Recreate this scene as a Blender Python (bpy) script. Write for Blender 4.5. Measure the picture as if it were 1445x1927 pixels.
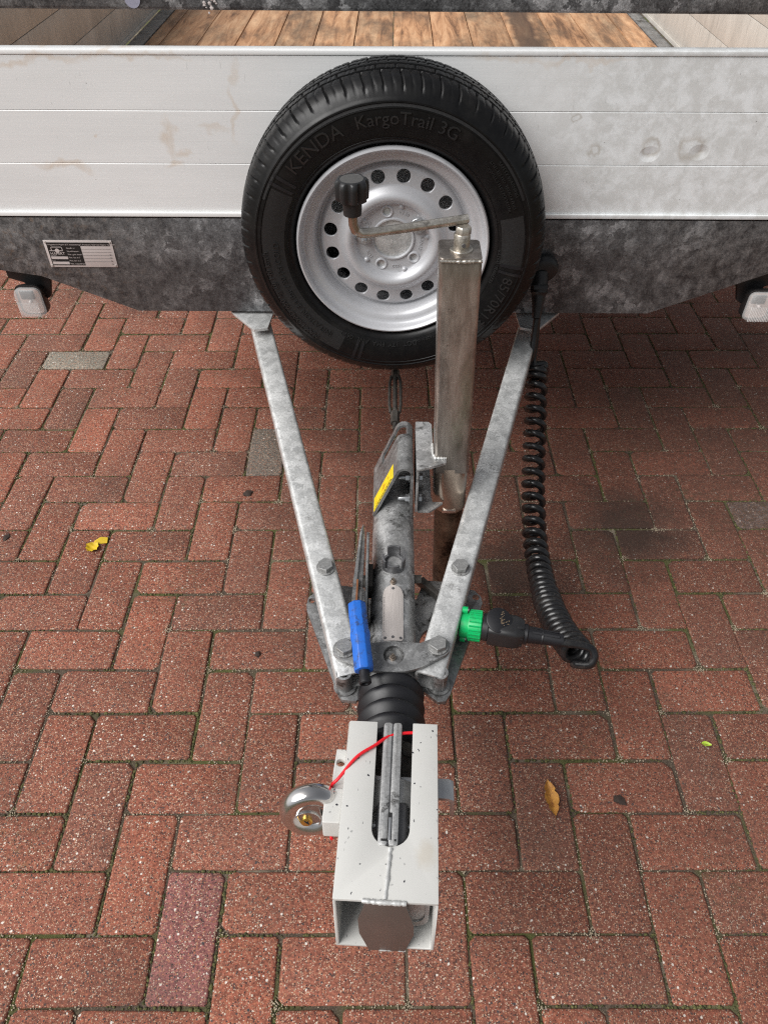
import bpy, bmesh, math, random
from mathutils import Vector, Matrix, Euler, noise as mnoise
from mathutils.geometry import tessellate_polygon
from math import sin, cos, pi, radians, sqrt, atan2, hypot

for o in list(bpy.data.objects): bpy.data.objects.remove(o)
SC = bpy.context.scene
COL = SC.collection
rnd = random.Random(11)

# ------------------------------------------------------------------ camera, sky, sun, exposure
PSI = radians(0.7)                       # the trailer stands 0.7 degrees off the line of the paving
cam_d = bpy.data.cameras.new('camera'); cam = bpy.data.objects.new('camera', cam_d); COL.objects.link(cam)
cam.location = (0, 0, 1.422); cam.rotation_euler = (radians(90 - 44.81), 0, PSI)
cam_d.sensor_fit = 'VERTICAL'; cam_d.sensor_height = 24.0; cam_d.lens = 1420 / 1927 * 24
cam_d.clip_start = 0.02; cam_d.clip_end = 500
SC.camera = cam

SUN_EL, SUN_DIR = radians(48), Vector((0.58, 0.38, -0.72)).normalized()
W = bpy.data.worlds.new('World'); SC.world = W; W.use_nodes = True
wn = W.node_tree; wn.nodes.clear()
wo = wn.nodes.new('ShaderNodeOutputWorld'); bg = wn.nodes.new('ShaderNodeBackground'); sk = wn.nodes.new('ShaderNodeTexSky')
hs = wn.nodes.new('ShaderNodeHueSaturation')
sk.sky_type = 'NISHITA'; sk.sun_disc = False; sk.sun_elevation = SUN_EL; sk.sun_rotation = radians(270)
sk.air_density = 1.0; sk.dust_density = 3.0; sk.ozone_density = 1.0
hs.inputs['Saturation'].default_value = 0.22
bg.inputs['Strength'].default_value = 0.052
wn.links.new(sk.outputs[0], hs.inputs['Color']); wn.links.new(hs.outputs[0], bg.inputs['Color']); wn.links.new(bg.outputs[0], wo.inputs[0])
sl = bpy.data.lights.new('sun', 'SUN'); sl.energy = 2.2; sl.angle = radians(42); sl.color = (1.0, 0.985, 0.965)
so = bpy.data.objects.new('sun', sl); COL.objects.link(so)
so.rotation_euler = SUN_DIR.to_track_quat('-Z', 'Y').to_euler(); so.location = (-3, 0, 4)
vs = SC.view_settings
SC.display_settings.display_device = 'sRGB'
vs.view_transform = 'Standard'; vs.look = 'None'; vs.gamma = 1.0; vs.use_curve_mapping = False
vs.exposure = 0.84
SC.cycles.use_denoising = False
SC.cycles.filter_width = 1.2
SC.cycles.max_bounces = 8

# ------------------------------------------------------------------ node helpers
def nd(nt, typ, ins=None, **props):
    n = nt.nodes.new(typ)
    for k, v in props.items(): setattr(n, k, v)
    for k, v in (ins or {}).items():
        s = n.inputs[k]
        if isinstance(v, bpy.types.NodeSocket): nt.links.new(v, s)
        elif isinstance(v, (tuple, list)) and len(v) == 3 and s.type == 'RGBA': s.default_value = (*v, 1)
        else: s.default_value = v
    return n
class G:
    """A small builder of shader nodes."""
    def __init__(s, name):
        s.m = bpy.data.materials.new(name); s.m.use_nodes = True; s.t = s.m.node_tree
        s.b = s.t.nodes['Principled BSDF']
        s.pos = nd(s.t, 'ShaderNodeTexCoord').outputs['Object']
    def vmap(s, v, sc=(1, 1, 1), loc=(0, 0, 0), rot=(0, 0, 0)):
        return nd(s.t, 'ShaderNodeMapping', {'Vector': v, 'Scale': sc, 'Location': loc, 'Rotation': rot}).outputs[0]
    def noise(s, scale, detail=4, rough=.6, v=None, dist=0, col=False):
        n = nd(s.t, 'ShaderNodeTexNoise', {'Vector': v or s.pos, 'Scale': scale, 'Detail': detail, 'Roughness': rough, 'Distortion': dist})
        return n.outputs['Color' if col else 'Fac']
    def voro(s, scale, v=None, feature='F1', out='Distance', rand=1.0):
        return nd(s.t, 'ShaderNodeTexVoronoi', {'Vector': v or s.pos, 'Scale': scale, 'Randomness': rand}, feature=feature).outputs[out]
    def ramp(s, f, *st, interp='LINEAR'):
        r = nd(s.t, 'ShaderNodeValToRGB', {0: f}); r.color_ramp.interpolation = interp
        el = r.color_ramp.elements
        while len(el) < len(st): el.new(.5)
        for e, (p, c) in zip(el, st):
            e.position = p; e.color = (*((c,) * 3 if isinstance(c, (int, float)) else c), 1)
        return r.outputs[0]
    def mix(s, f, a, b, blend='MIX'):
        return nd(s.t, 'ShaderNodeMix', {0: f, 6: a, 7: b}, data_type='RGBA', blend_type=blend).outputs[2]
    def math(s, op, a, b=0.0, clamp=False):
        return nd(s.t, 'ShaderNodeMath', {0: a, 1: b}, operation=op, use_clamp=clamp).outputs[0]
    def vadd(s, a, b, op='ADD'):
        return nd(s.t, 'ShaderNodeVectorMath', {0: a, 1: b}, operation=op).outputs[0]
    def warp(s, scale, amt, v=None):
        c = s.noise(scale, 3, v=v, col=True)
        d = nd(s.t, 'ShaderNodeVectorMath', {0: s.vadd(c, (.5, .5, .5), 'SUBTRACT'), 'Scale': amt}, operation='SCALE').outputs[0]
        return s.vadd(v or s.pos, d)
    def blob(s, c, r, v, edge=.25):
        """1 inside an ellipsoid of centre c, radii r, in the (warped) space v."""
        p = s.vadd(s.vadd(v, tuple(c), 'SUBTRACT'), tuple(1 / x for x in r), 'MULTIPLY')
        L = nd(s.t, 'ShaderNodeVectorMath', {0: p}, operation='LENGTH').outputs['Value']
        return nd(s.t, 'ShaderNodeMapRange', {0: L, 1: 1 - edge, 2: 1 + edge * .3, 3: 1.0, 4: 0.0}, clamp=True).outputs[0]
    def bump(s, h, strength=.3, dist=.002, n=None):
        i = {'Height': h, 'Strength': strength, 'Distance': dist}
        if n: i['Normal'] = n
        return nd(s.t, 'ShaderNodeBump', i).outputs[0]
    def out(s, col, rough=.5, metal=0.0, normal=None, **kw):
        for k, v in dict(kw, **{'Base Color': col, 'Roughness': rough, 'Metallic': metal}).items():
            i = s.b.inputs[k.replace('_', ' ')]
            if isinstance(v, bpy.types.NodeSocket): s.t.links.new(v, i)
            elif isinstance(v, (tuple, list)) and len(v) == 3: i.default_value = (*v, 1)
            else: i.default_value = v
        if normal: s.t.links.new(normal, s.b.inputs['Normal'])
        return s.m

def m_plain(name, col, rough=.5, metal=0.0, var=.15, scale=40, bump=.08, scuff=0.0, dirt=(.03, .028, .025)):
    g = G(name); n = g.noise(scale, 5)
    c = g.mix(n, tuple(x * (1 - var) for x in col), tuple(min(1, x * (1 + var)) for x in col))
    if scuff:
        k = g.math('MULTIPLY', g.ramp(g.noise(95, 6, .75, v=g.warp(60, .02)), (.50, 0.0), (.60, 1.0)), g.ramp(g.noise(30, 4), (.38, 0.0), (.56, 1.0)))
        c = g.mix(g.math('MULTIPLY', k, scuff), c, dirt)
        f2 = g.ramp(g.noise(140, 4, .7, v=g.vmap(g.pos, (1, .25, 1), loc=(.4, .7, .1))), (.60, 0.0), (.70, 1.0))
        c = g.mix(g.math('MULTIPLY', f2, scuff * .35), c, tuple(min(1, x * 1.6 + .08) for x in col))
    r = g.ramp(g.noise(scale * .6, 4), (.3, max(0, rough - .1)), (.7, min(1, rough + .1)))
    return g.out(c, r, metal, g.bump(g.noise(scale * 4, 4), bump, .001))
def m_galv(name, lo, hi, rough=.45, metal=.65, scale=55, patch=.5, grime=0.0, grime_col=(.03, .027, .024), rust=0.0, spots=0.0):
    """Hot-dip galvanised steel: flat crystal patches with torn edges, dulling and grime."""
    g = G(name)
    w = g.warp(150, .020, v=g.warp(45, .03))
    a = nd(g.t, 'ShaderNodeTexVoronoi', {'Vector': w, 'Scale': scale}, feature='F1').outputs['Color']
    a = nd(g.t, 'ShaderNodeSeparateColor', {0: a}).outputs[0]
    a = g.math('ADD', g.math('MULTIPLY', a, .55), g.math('MULTIPLY', g.noise(70, 7, .72, v=w), .5))
    b = g.noise(16, 7, .7)
    f = g.math('ADD', g.math('MULTIPLY', a, patch), g.math('MULTIPLY', b, 1 - patch))
    c = g.ramp(f, (.25, lo), (.5, tuple((x + y) / 2 for x, y in zip(lo, hi))), (.72, hi))
    r = g.ramp(g.noise(35, 5), (.3, rough - .1), (.7, rough + .12))
    if spots:
        s1 = g.ramp(g.noise(60, 6, .7, v=g.warp(50, .02)), (.58, 0.0), (.63, 1.0))
        c = g.mix(g.math('MULTIPLY', s1, spots), c, tuple(min(1, x * 2.3) for x in hi))
    if grime:
        q = g.ramp(g.noise(22, 7, .72, v=g.warp(30, .04)), (.62 - grime * .35, 0.0), (.72 - grime * .25, 1.0))
        c = g.mix(q, c, grime_col); 
    if rust:
        q2 = g.ramp(g.noise(120, 6, .7), (.60, 0.0), (.66, 1.0))
        c = g.mix(g.math('MULTIPLY', q2, rust), c, (.16, .075, .035))
    c = g.mix(.55, c, g.ramp(g.noise(280, 6, .82), (.36, .60), (.5, 1.0), (.64, 1.35)), 'MULTIPLY')
    return g.out(c, r, metal, g.bump(g.math('ADD', g.noise(70, 6), g.math('MULTIPLY', a, .25)), .22, .0012))

# ------------------------------------------------------------------ materials
def m_brick():
    g = G('clay_brick')
    oi = nd(g.t, 'ShaderNodeObjectInfo'); isl = nd(g.t, 'ShaderNodeNewGeometry').outputs['Random Per Island']
    world = nd(g.t, 'ShaderNodeNewGeometry').outputs['Position']
    p = world
    base = oi.outputs['Color']
    v1 = g.math('ADD', g.math('MULTIPLY', isl, .34), .83)
    c = g.mix(1.0, base, nd(g.t, 'ShaderNodeCombineColor', {0: v1, 1: v1, 2: v1}).outputs[0], 'MULTIPLY')
    n1 = g.noise(190, 6, .75, v=p)                                            # fine grain
    c = g.mix(.92, c, g.ramp(n1, (.34, .30), (.5, 1.0), (.66, 1.75)), 'MULTIPLY')
    c = g.mix(.7, c, g.ramp(g.noise(85, 6, .8, v=p), (.34, .55), (.5, 1.0), (.66, 1.38)), 'MULTIPLY')
    n2 = g.noise(22, 5, .65, v=p)
    c = g.mix(.55, c, g.ramp(n2, (.3, (.62, .58, .56)), (.7, (1.18, 1.12, 1.06))), 'MULTIPLY')
    w = g.warp(300, .0022, v=p)
    # orange, dark and pale grit in the face
    for sc, lo, dist, colr in ((330, .76, .42, (.40, .16, .085)), (300, .83, .42, (.032, .026, .026)), (520, .80, .42, (.46, .27, .18)), (420, .86, .40, (.55, .44, .34)), (210, .90, .36, (.06, .05, .05)), (260, .90, .36, (.46, .30, .20)),
                               (250, .935, .36, (.62, .53, .43)), (150, .970, .34, (.72, .67, .60)), (110, .972, .26, (.055, .05, .055))):
        vo = nd(g.t, 'ShaderNodeTexVoronoi', {'Vector': g.vmap(w, loc=(sc * .013, sc * .007, 0)), 'Scale': sc}, feature='F1')
        k = nd(g.t, 'ShaderNodeSeparateColor', {0: vo.outputs['Color']}).outputs[0]
        f = g.math('MULTIPLY', g.math('GREATER_THAN', k, lo), g.ramp(vo.outputs['Distance'], (dist - .08, 1.0), (dist + .04, 0.0)))
        c = g.mix(f, c, colr)
    # trodden-in dirt; damp film and oily patch, both with shade painted in
    d = g.ramp(g.noise(5.5, 6, .7, v=p), (.46, 0.0), (.70, 1.0))
    c = g.mix(g.math('MULTIPLY', d, .42), c, (.075, .052, .040))
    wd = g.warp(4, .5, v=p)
    film_shade = g.math('MAXIMUM', g.math('MAXIMUM', g.blob((.98, 1.60, 0), (.85, 1.05, 1), wd, .8), g.blob((.02, 1.42, 0), (.45, .75, 1), wd, .8)), g.math('MULTIPLY', g.blob((.62, .60, 0), (.62, .60, 1), wd, .8), .55))  # damp staining at right, plus shade under wheel and trailer put into the colour
    film_shade = g.math('MULTIPLY', film_shade, g.ramp(g.noise(60, 6, .75, v=p), (.32, .45), (.62, 1.0)))
    c = g.mix(g.math('MULTIPLY', film_shade, .88), c, (.072, .034, .023))
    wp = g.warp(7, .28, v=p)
    oil_shade = g.math('MAXIMUM', g.blob((.62, 1.38, 0), (.17, .17, 1), wp, .7), g.blob((.30, 1.22, 0), (.13, .22, 1), wp, .8))  # oily patch beside the drawbar that also paints in the wheel's soft shadow
    c = g.mix(g.math('MULTIPLY', oil_shade, .78), c, (.030, .020, .015))
    moss = g.math('MULTIPLY', g.ramp(g.noise(3.2, 4, v=p), (.55, 0.0), (.72, 1.0)), g.ramp(g.noise(60, 6, .75, v=p), (.52, 0.0), (.62, 1.0)))
    c = g.mix(g.math('MULTIPLY', moss, .55), c, (.07, .075, .028))
    h = g.math('ADD', g.noise(260, 6, .7, v=p), g.math('MULTIPLY', g.noise(45, 4, v=p), .6))
    return g.out(c, g.ramp(n1, (.3, .62), (.7, .9)), 0, g.bump(h, .55, .003), Specular_IOR_Level=.35)
def m_joint():
    g = G('joint_soil')
    p = nd(g.t, 'ShaderNodeNewGeometry').outputs['Position']
    c = g.ramp(g.noise(420, 6, .8, v=p), (.3, (.030, .022, .016)), (.5, (.085, .062, .043)), (.7, (.26, .20, .14)))
    sand = g.math('MULTIPLY', g.ramp(g.noise(4.5, 4, v=p), (.52, 0.0), (.66, 1.0)), .9)
    c = g.mix(sand, c, g.ramp(g.noise(600, 4, .8, v=p), (.3, (.10, .08, .055)), (.7, (.40, .34, .25))))
    ms = g.ramp(g.noise(6, 5, .6, v=g.vmap(p, loc=(4, 2, 0))), (.48, 0.0), (.60, 1.0))
    c = g.mix(ms, c, g.ramp(g.noise(500, 4, .8, v=p), (.3, (.030, .034, .010)), (.7, (.15, .155, .045))))
    return g.out(c, .95, 0, g.bump(g.noise(380, 6, .8, v=p), .9, .004))
def m_moss():
    g = G('moss'); p = nd(g.t, 'ShaderNodeNewGeometry').outputs['Position']
    isl = nd(g.t, 'ShaderNodeNewGeometry').outputs['Random Per Island']
    c = g.mix(isl, (.045, .050, .014), (.20, .19, .065))
    c = g.mix(g.ramp(g.noise(700, 4, v=p), (.4, 0.0), (.65, 1.0)), c, (.03, .027, .014))
    return g.out(c, .95, 0, g.bump(g.noise(900, 4, v=p), .8, .002))
def m_panel():
    """Milled aluminium board: faint drawing lines, dried cement smears on the left, water mottling on the right."""
    g = G('aluminium_board'); p = g.pos
    sx = nd(g.t, 'ShaderNodeSeparateXYZ', {0: p})
    c = g.ramp(g.noise(3.5, 5, .6, v=g.vmap(p, (1, 1, 5))), (.3, (.81, .815, .81)), (.7, (.87, .875, .87)))
    line = g.noise(60, 4, .7, v=g.vmap(p, (.05, 1, 14)))
    c = g.mix(.12, c, g.ramp(line, (.3, .72), (.7, 1.16)), 'MULTIPLY')
    # water mottling
    side = nd(g.t, 'ShaderNodeMapRange', {0: g.math('ADD', sx.outputs[0], g.math('MULTIPLY', g.noise(5, 4), .35)), 1: .38, 2: .62}, clamp=True).outputs[0]
    mt = g.ramp(g.noise(34, 7, .72, v=g.warp(20, .03)), (.42, 0.0), (.60, 1.0))
    c = g.mix(g.math('MULTIPLY', side, .85), c, g.mix(mt, (.66, .67, .66), (.84, .865, .875)))
    dk = g.ramp(g.noise(75, 7, .75), (.60, 0.0), (.70, 1.0))
    c = g.mix(g.math('MULTIPLY', g.math('MULTIPLY', dk, side), .40), c, (.42, .425, .42))
    # dried smears
    w = g.warp(16, .085); w2 = g.warp(40, .03)
    S = None
    for (x, z, rx, rz, a) in ((-.66, 1.033, .10, .008, .8), (-.50, 1.038, .13, .006, .7), (-.30, 1.020, .012, .022, .6), (-.665, .842, .055, .012, .95),
                              (-.445, .848, .022, .008, .8), (-.44, .895, .014, .040, .8), (-.415, .868, .022, .010, .8), (-.305, .945, .008, .050, .7),
                              (-.35, .925, .035, .008, .6), (-.57, .905, .006, .006, 1.0), (.34, 1.038, .10, .006, .6), (.20, 1.036, .08, .006, .6)):
        f = g.math('MULTIPLY', g.blob((x, 1.565, z), (rx, 5, rz), w, .55), a)
        S = f if S is None else g.math('MAXIMUM', S, f)
    S = g.math('MULTIPLY', S, g.ramp(g.noise(45, 5, .7, v=w2), (.25, .45), (.6, 1.0)))
    c = g.mix(g.math('MULTIPLY', S, .8), c, (.70, .60, .50))
    # ring marks on the right
    R = None
    for (x, z, r) in ((.395, .878, .015), (.505, .885, .020), (.585, .885, .030), (.345, .94, .010)):
        o = g.blob((x, 1.565, z), (r, 5, r * .95), w2, .3); i = g.blob((x, 1.565, z), (r * .66, 5, r * .62), w2, .3)
        f = g.math('SUBTRACT', o, i, True); R = f if R is None else g.math('MAXIMUM', R, f)
    c = g.mix(g.math("MULTIPLY", R, .40), c, (.33, .27, .19))
    sp = g.ramp(g.voro(28), (.018, 1.0), (.030, 0.0))
    c = g.mix(g.math('MULTIPLY', sp, .8), c, (.08, .055, .045))
    scr = g.ramp(g.noise(30, 3, .5, v=g.vmap(p, (9, 1, 1.3), rot=(0, .5, 0))), (.69, 0.0), (.72, 1.0))
    c = g.mix(g.math('MULTIPLY', scr, .22), c, (.18, .17, .16))
    dent = g.math('MAXIMUM', g.blob((.505, 1.565, .872), (.016, 5, .012), p, .9), g.blob((.602, 1.565, .876), (.016, 5, .012), p, .9))
    nb = g.bump(g.math('SUBTRACT', g.math('MULTIPLY', line, .015), dent), .7, .0038)
    return g.out(c, g.ramp(line, (.3, .42), (.7, .58)), .08, nb)
def m_beam():
    g = G('dark_galvanised'); p = g.pos
    sx = nd(g.t, 'ShaderNodeSeparateXYZ', {0: p})
    w = g.warp(190, .018, v=g.warp(55, .03))
    a = nd(g.t, 'ShaderNodeSeparateColor', {0: nd(g.t, 'ShaderNodeTexVoronoi', {'Vector': w, 'Scale': 46}, feature='F1').outputs['Color']}).outputs[0]
    a = g.math('MULTIPLY', g.math('POWER', a, 1.6), g.ramp(g.noise(10, 4, .6, v=g.vmap(p, loc=(3, 0, 1))), (.42, .15), (.62, 1.0)))
    n = g.math('ADD', g.math('MULTIPLY', g.noise(11, 7, .72), .45), g.math('MULTIPLY', g.noise(140, 5, .8), .55))
    f = g.math('ADD', g.math('MULTIPLY', a, .42), g.math('MULTIPLY', n, .85))
    c = g.ramp(f, (.36, (.052, .052, .055)), (.50, (.145, .147, .152)), (.60, (.25, .254, .26)), (.74, (.44, .445, .455)))
    fade = nd(g.t, 'ShaderNodeMapRange', {0: g.math('ABSOLUTE', sx.outputs[0]), 1: .34, 2: .68}, clamp=True).outputs[0]   # spangle left only near the middle
    c = g.mix(g.math('MULTIPLY', fade, .72), c, g.ramp(g.noise(50, 6, .75), (.40, (.034, .031, .031)), (.60, (.20, .19, .184))))
    rustside = nd(g.t, 'ShaderNodeMapRange', {0: sx.outputs[0], 1: -.45, 2: -.75}, clamp=True).outputs[0]
    ru = g.math('MULTIPLY', g.ramp(g.noise(70, 7, .75), (.55, 0.0), (.63, 1.0)), rustside)
    c = g.mix(g.math('MULTIPLY', ru, .65), c, (.15, .105, .075))
    c = g.mix(.75, c, g.ramp(g.noise(300, 6, .85), (.36, .35), (.5, 1.0), (.64, 1.75)), 'MULTIPLY')
    c = g.mix(.5, c, g.ramp(g.noise(48, 5, .7, v=g.vmap(p, (1, 1, .35), loc=(2, 2, 2))), (.35, .55), (.62, 1.25)), 'MULTIPLY')
    pit = g.ramp(g.voro(420), (.22, 1.0), (.34, 0.0))
    pk = g.math('MULTIPLY', pit, g.ramp(g.noise(90, 3), (.5, 0.0), (.62, 1.0)))
    c = g.mix(g.math('MULTIPLY', pk, .5), c, (.25, .25, .25))
    return g.out(c, g.ramp(n, (.3, .42), (.7, .62)), .35, g.bump(g.math('ADD', g.noise(160, 6, .75), g.math('MULTIPLY', n, .7)), .35, .0015))
def m_plank():
    g = G('floor_wood'); p = g.pos
    isl = nd(g.t, 'ShaderNodeObjectInfo').outputs['Random']
    off = nd(g.t, 'ShaderNodeCombineXYZ', {0: g.math('MULTIPLY', isl, 7), 1: g.math('MULTIPLY', isl, 13), 2: 0.0}).outputs[0]
    v = g.vadd(p, off)
    gr = g.noise(30, 7, .7, v=g.vmap(v, (1, .10, 1)), dist=.6)
    c = g.ramp(gr, (.34, (.17, .085, .042)), (.48, (.50, .275, .145)), (.68, (.74, .49, .30)))
    tone = g.ramp(isl, (0, (.92, .90, .86)), (.5, (1.08, 1.02, .95)), (1, (.84, .80, .76)))
    c = g.mix(1.0, c, tone, 'MULTIPLY')
    dirt = g.ramp(g.noise(6, 7, .7, v=g.vmap(v, (1, .35, 1))), (.46, 0.0), (.64, 1.0))
    c = g.mix(g.math('MULTIPLY', dirt, .78), c, (.11, .072, .045))
    fl = g.ramp(g.noise(80, 5, .8, v=v), (.62, 0.0), (.70, 1.0)); c = g.mix(g.math('MULTIPLY', fl, .5), c, (.06, .04, .028))
    wst = g.math('MULTIPLY', g.blob((.455, 3.0, .75), (.045, 3, 5), g.warp(6, .07), .3), 1.0)
    c = g.mix(g.math('MULTIPLY', wst, .8), c, (.075, .042, .025))
    return g.out(c, .62, 0, g.bump(gr, .3, .002))
def m_sideboard():
    g = G('weathered_aluminium'); p = g.pos
    c = g.ramp(g.noise(16, 6, .65, v=g.vmap(p, (1, 1, .35))), (.3, (.47, .445, .405)), (.7, (.63, .60, .55)))
    st = g.ramp(g.noise(46, 5, .7, v=g.vmap(p, (1, 1, .16))), (.60, 0.0), (.70, 1.0))
    c = g.mix(g.math('MULTIPLY', st, .55), c, (.13, .11, .095))
    st2 = g.ramp(g.noise(60, 4, .7, v=g.vmap(p, (1, 1, .2), loc=(3, 3, 3))), (.66, 0.0), (.72, 1.0))
    c = g.mix(g.math('MULTIPLY', st2, .5), c, (.62, .58, .52))
    return g.out(c, .55, .25, g.bump(g.noise(50, 5), .15, .001))
def m_tyre():
    g = G('tyre_rubber'); n = g.noise(60, 6, .7)
    c = g.ramp(n, (.3, (.0035, .0035, .004)), (.7, (.0085, .0083, .0083)))
    du = g.ramp(g.noise(9, 6, .7), (.55, 0.0), (.75, 1.0)); c = g.mix(g.math('MULTIPLY', du, .35), c, (.045, .040, .036))
    return g.out(c, g.ramp(g.noise(25, 5), (.3, .28), (.7, .44)), 0, g.bump(g.noise(320, 5), .12, .0006), Specular_IOR_Level=.26)
def m_rim():
    g = G('silver_paint'); n = g.noise(500, 3, .7)
    c = g.mix(n, (.50, .505, .525), (.535, .54, .56))
    d = g.ramp(g.noise(14, 6, .7), (.55, 0.0), (.75, 1.0)); c = g.mix(g.math('MULTIPLY', d, .25), c, (.25, .235, .22))
    ds = g.ramp(g.noise(55, 6, .75), (.58, 0.0), (.72, 1.0)); c = g.mix(g.math('MULTIPLY', ds, .16), c, (.20, .17, .15))
    return g.out(c, .42, .28, g.bump(g.noise(240, 4), .05, .0005), Coat_Weight=.15, Coat_Roughness=.3)
def m_lock():
    g = G('pale_grey_paint'); p = g.pos
    c = g.mix(g.noise(12, 5), (.515, .51, .485), (.585, .58, .555))
    w = g.warp(50, .012)
    chip = g.ramp(g.voro(70, v=w), (.085, 1.0), (.12, 0.0))
    few = g.ramp(g.noise(16, 3), (.44, 0.0), (.52, 1.0))
    chip2 = g.ramp(g.voro(105, v=g.vmap(w, (1.9, .45, 1), rot=(0, 0, .12))), (.10, 1.0), (.14, 0.0))
    few2 = g.ramp(g.noise(13, 3, v=g.vmap(p, loc=(.31, .2, 0))), (.52, 0.0), (.58, 1.0))
    k = g.math('MAXIMUM', g.math('MULTIPLY', chip, few), g.math('MULTIPLY', chip2, few2))
    c = g.mix(k, c, (.035, .035, .045))
    st = g.blob((.048, .362, .468), (.014, .02, .05), g.warp(60, .02), .5); c = g.mix(g.math('MULTIPLY', st, .35), c, (.42, .35, .25))
    return g.out(c, .38, 0, g.bump(g.math('SUBTRACT', g.noise(90, 4), k), .12, .001))
def m_jack():
    g = G('worn_plated_steel'); p = g.pos
    n = g.noise(26, 7, .7, v=g.vmap(p, (1, 1, .18)))
    c = g.ramp(n, (.28, (.15, .125, .105)), (.5, (.36, .32, .285)), (.72, (.60, .56, .51)))
    d = g.ramp(g.noise(16, 7, .75, v=g.vmap(p, (1, 1, .4), loc=(2, 1, 0))), (.50, 0.0), (.66, 1.0))
    c = g.mix(g.math('MULTIPLY', d, .55), c, (.06, .05, .042))
    sz = nd(g.t, 'ShaderNodeSeparateXYZ', {0: p}).outputs[2]
    low = nd(g.t, 'ShaderNodeMapRange', {0: g.math('ADD', sz, g.math('MULTIPLY', g.noise(20, 5), .14)), 1: .68, 2: .56}, clamp=True).outputs[0]
    c = g.mix(g.math('MULTIPLY', low, .6), c, (.07, .063, .056))
    gn = g.blob((.122, 1.03, .66), (.014, .1, .09), g.warp(20, .04), .8); c = g.mix(g.math('MULTIPLY', gn, .4), c, (.25, .31, .22))
    dots = g.ramp(g.voro(55), (.045, 1.0), (.06, 0.0)); c = g.mix(g.math('MULTIPLY', dots, .7), c, (.03, .028, .025))
    return g.out(c, g.ramp(n, (.3, .24), (.7, .42)), .8, g.bump(n, .1, .001))
def m_stripe_plate():
    g = G('brushed_plate'); n = g.noise(70, 5, .7, v=g.vmap(g.pos, (6, .4, 1)))
    c = g.ramp(n, (.3, (.50, .455, .425)), (.7, (.66, .605, .57)))
    return g.out(c, .42, .35, g.bump(n, .06, .0004))

M = dict(
    brick=m_brick(), joint=m_joint(), moss=m_moss(), board=m_panel(), beam=m_beam(), plank=m_plank(), side=m_sideboard(),
    galv=m_galv('galvanised_steel', (.36, .365, .36), (.72, .725, .715), .40, .45, 70, .5, spots=.12, grime=.04, grime_col=(.13, .125, .115)),
    galv2=m_galv('grimy_galvanised', (.17, .17, .168), (.58, .58, .575), .40, .55, 60, .4, grime=.27, spots=.25),
    galvd=m_galv('dull_galvanised', (.10, .10, .10), (.36, .362, .36), .38, .55, 60, .4, grime=.20, spots=.2),
    grime=m_galv('black_grime', (.022, .020, .018), (.075, .068, .06), .5, .25, 40, .3, spots=.25),
    tyre=m_tyre(), rim=m_rim(), lock=m_lock(), jack=m_jack(), plate=m_stripe_plate(),
    bolt=m_galv('bolt_zinc', (.17, .17, .168), (.42, .42, .41), .42, .5, 90, .4, grime=.12), zinc=m_plain('zinc_plate', (.50, .51, .52), .32, .8, .2, 60), cast=m_galv('cast_aluminium', (.36, .36, .355), (.58, .58, .57), .42, .6, 80, .3, grime=.06),
    dsteel=m_plain('grey_steel', (.15, .15, .155), .42, .55, .4, 35), black=m_plain('black_plastic', (.016, .016, .017), .42, 0, .3, 40),
    rubber=m_plain('black_rubber', (.008, .008, .010), .46, 0, .35, 25), cable=m_plain('cable_sheath', (.010, .010, .011), .27, 0, .5, 55, scuff=.35, dirt=(.05, .045, .04)),
    blue=m_plain('blue_grip', (.014, .125, .52), .40, 0, .12, 18, scuff=.75), green=m_plain('green_plastic', (.002, .42, .12), .38, 0, .12, 18, scuff=.35),
    red=m_plain('red_sheath', (.72, .012, .022), .35, 0, .06, 20), chrome=m_plain('chrome', (.66, .645, .63), .19, 1, .05, 20, .02),
    dchrome=m_galv('dirty_chrome', (.05, .038, .028), (.22, .17, .125), .22, .7, 24, .2, grime=.42, grime_col=(.02, .014, .010)),
    bronze=m_plain('bronzed_chrome', (.40, .33, .27), .22, .9, .25, 25), brass=m_plain('brass', (.68, .42, .10), .28, .9, .1, 60),
    brown=m_plain('brown_plate', (.135, .112, .10), .38, .35, .18, 14), yellow=m_plain('yellow_label', (.82, .62, .02), .4, 0, .08, 20),
    ink=m_plain('black_print', (.012, .012, .012), .45, 0), white=m_plain('white_plate', (.62, .56, .54), .45, .15, .06, 30),
    rusty=m_plain('rust', (.20, .075, .03), .7, .1, .4, 90), rod=m_galv('crank_steel', (.30, .265, .22), (.74, .70, .63), .28, .8, 120, .3, grime=.12),
    lens=m_plain('lens_plastic', (.93, .93, .92), .10, 0, .03, 30, .02), reflector=m_plain('lamp_reflector', (.80, .79, .77), .22, .7, .15, 60),
    dark=m_plain('dark_hollow', (.012, .012, .012), .8), weld=m_plain('weld_bead', (.60, .60, .585), .33, .35, .15, 120, .3),
    leafy=m_plain('yellow_leaf', (.62, .42, .015), .5, 0, .3, 60), leafb=m_galv('brown_leaf', (.20, .065, .012), (.58, .29, .05), .6, 0, 120, .4, grime=.12),
    leafg=m_plain('green_leaf', (.36, .50, .045), .45, 0, .2, 60), debris=m_plain('dark_debris', (.035, .022, .016), .8, 0, .5, 80),
)
gl = M['lens'].node_tree.nodes['Principled BSDF']; gl.inputs['Alpha'].default_value = .26; gl.inputs['Roughness'].default_value = .08
for l_ in list(gl.inputs['Roughness'].links): M['lens'].node_tree.links.remove(l_)

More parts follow.
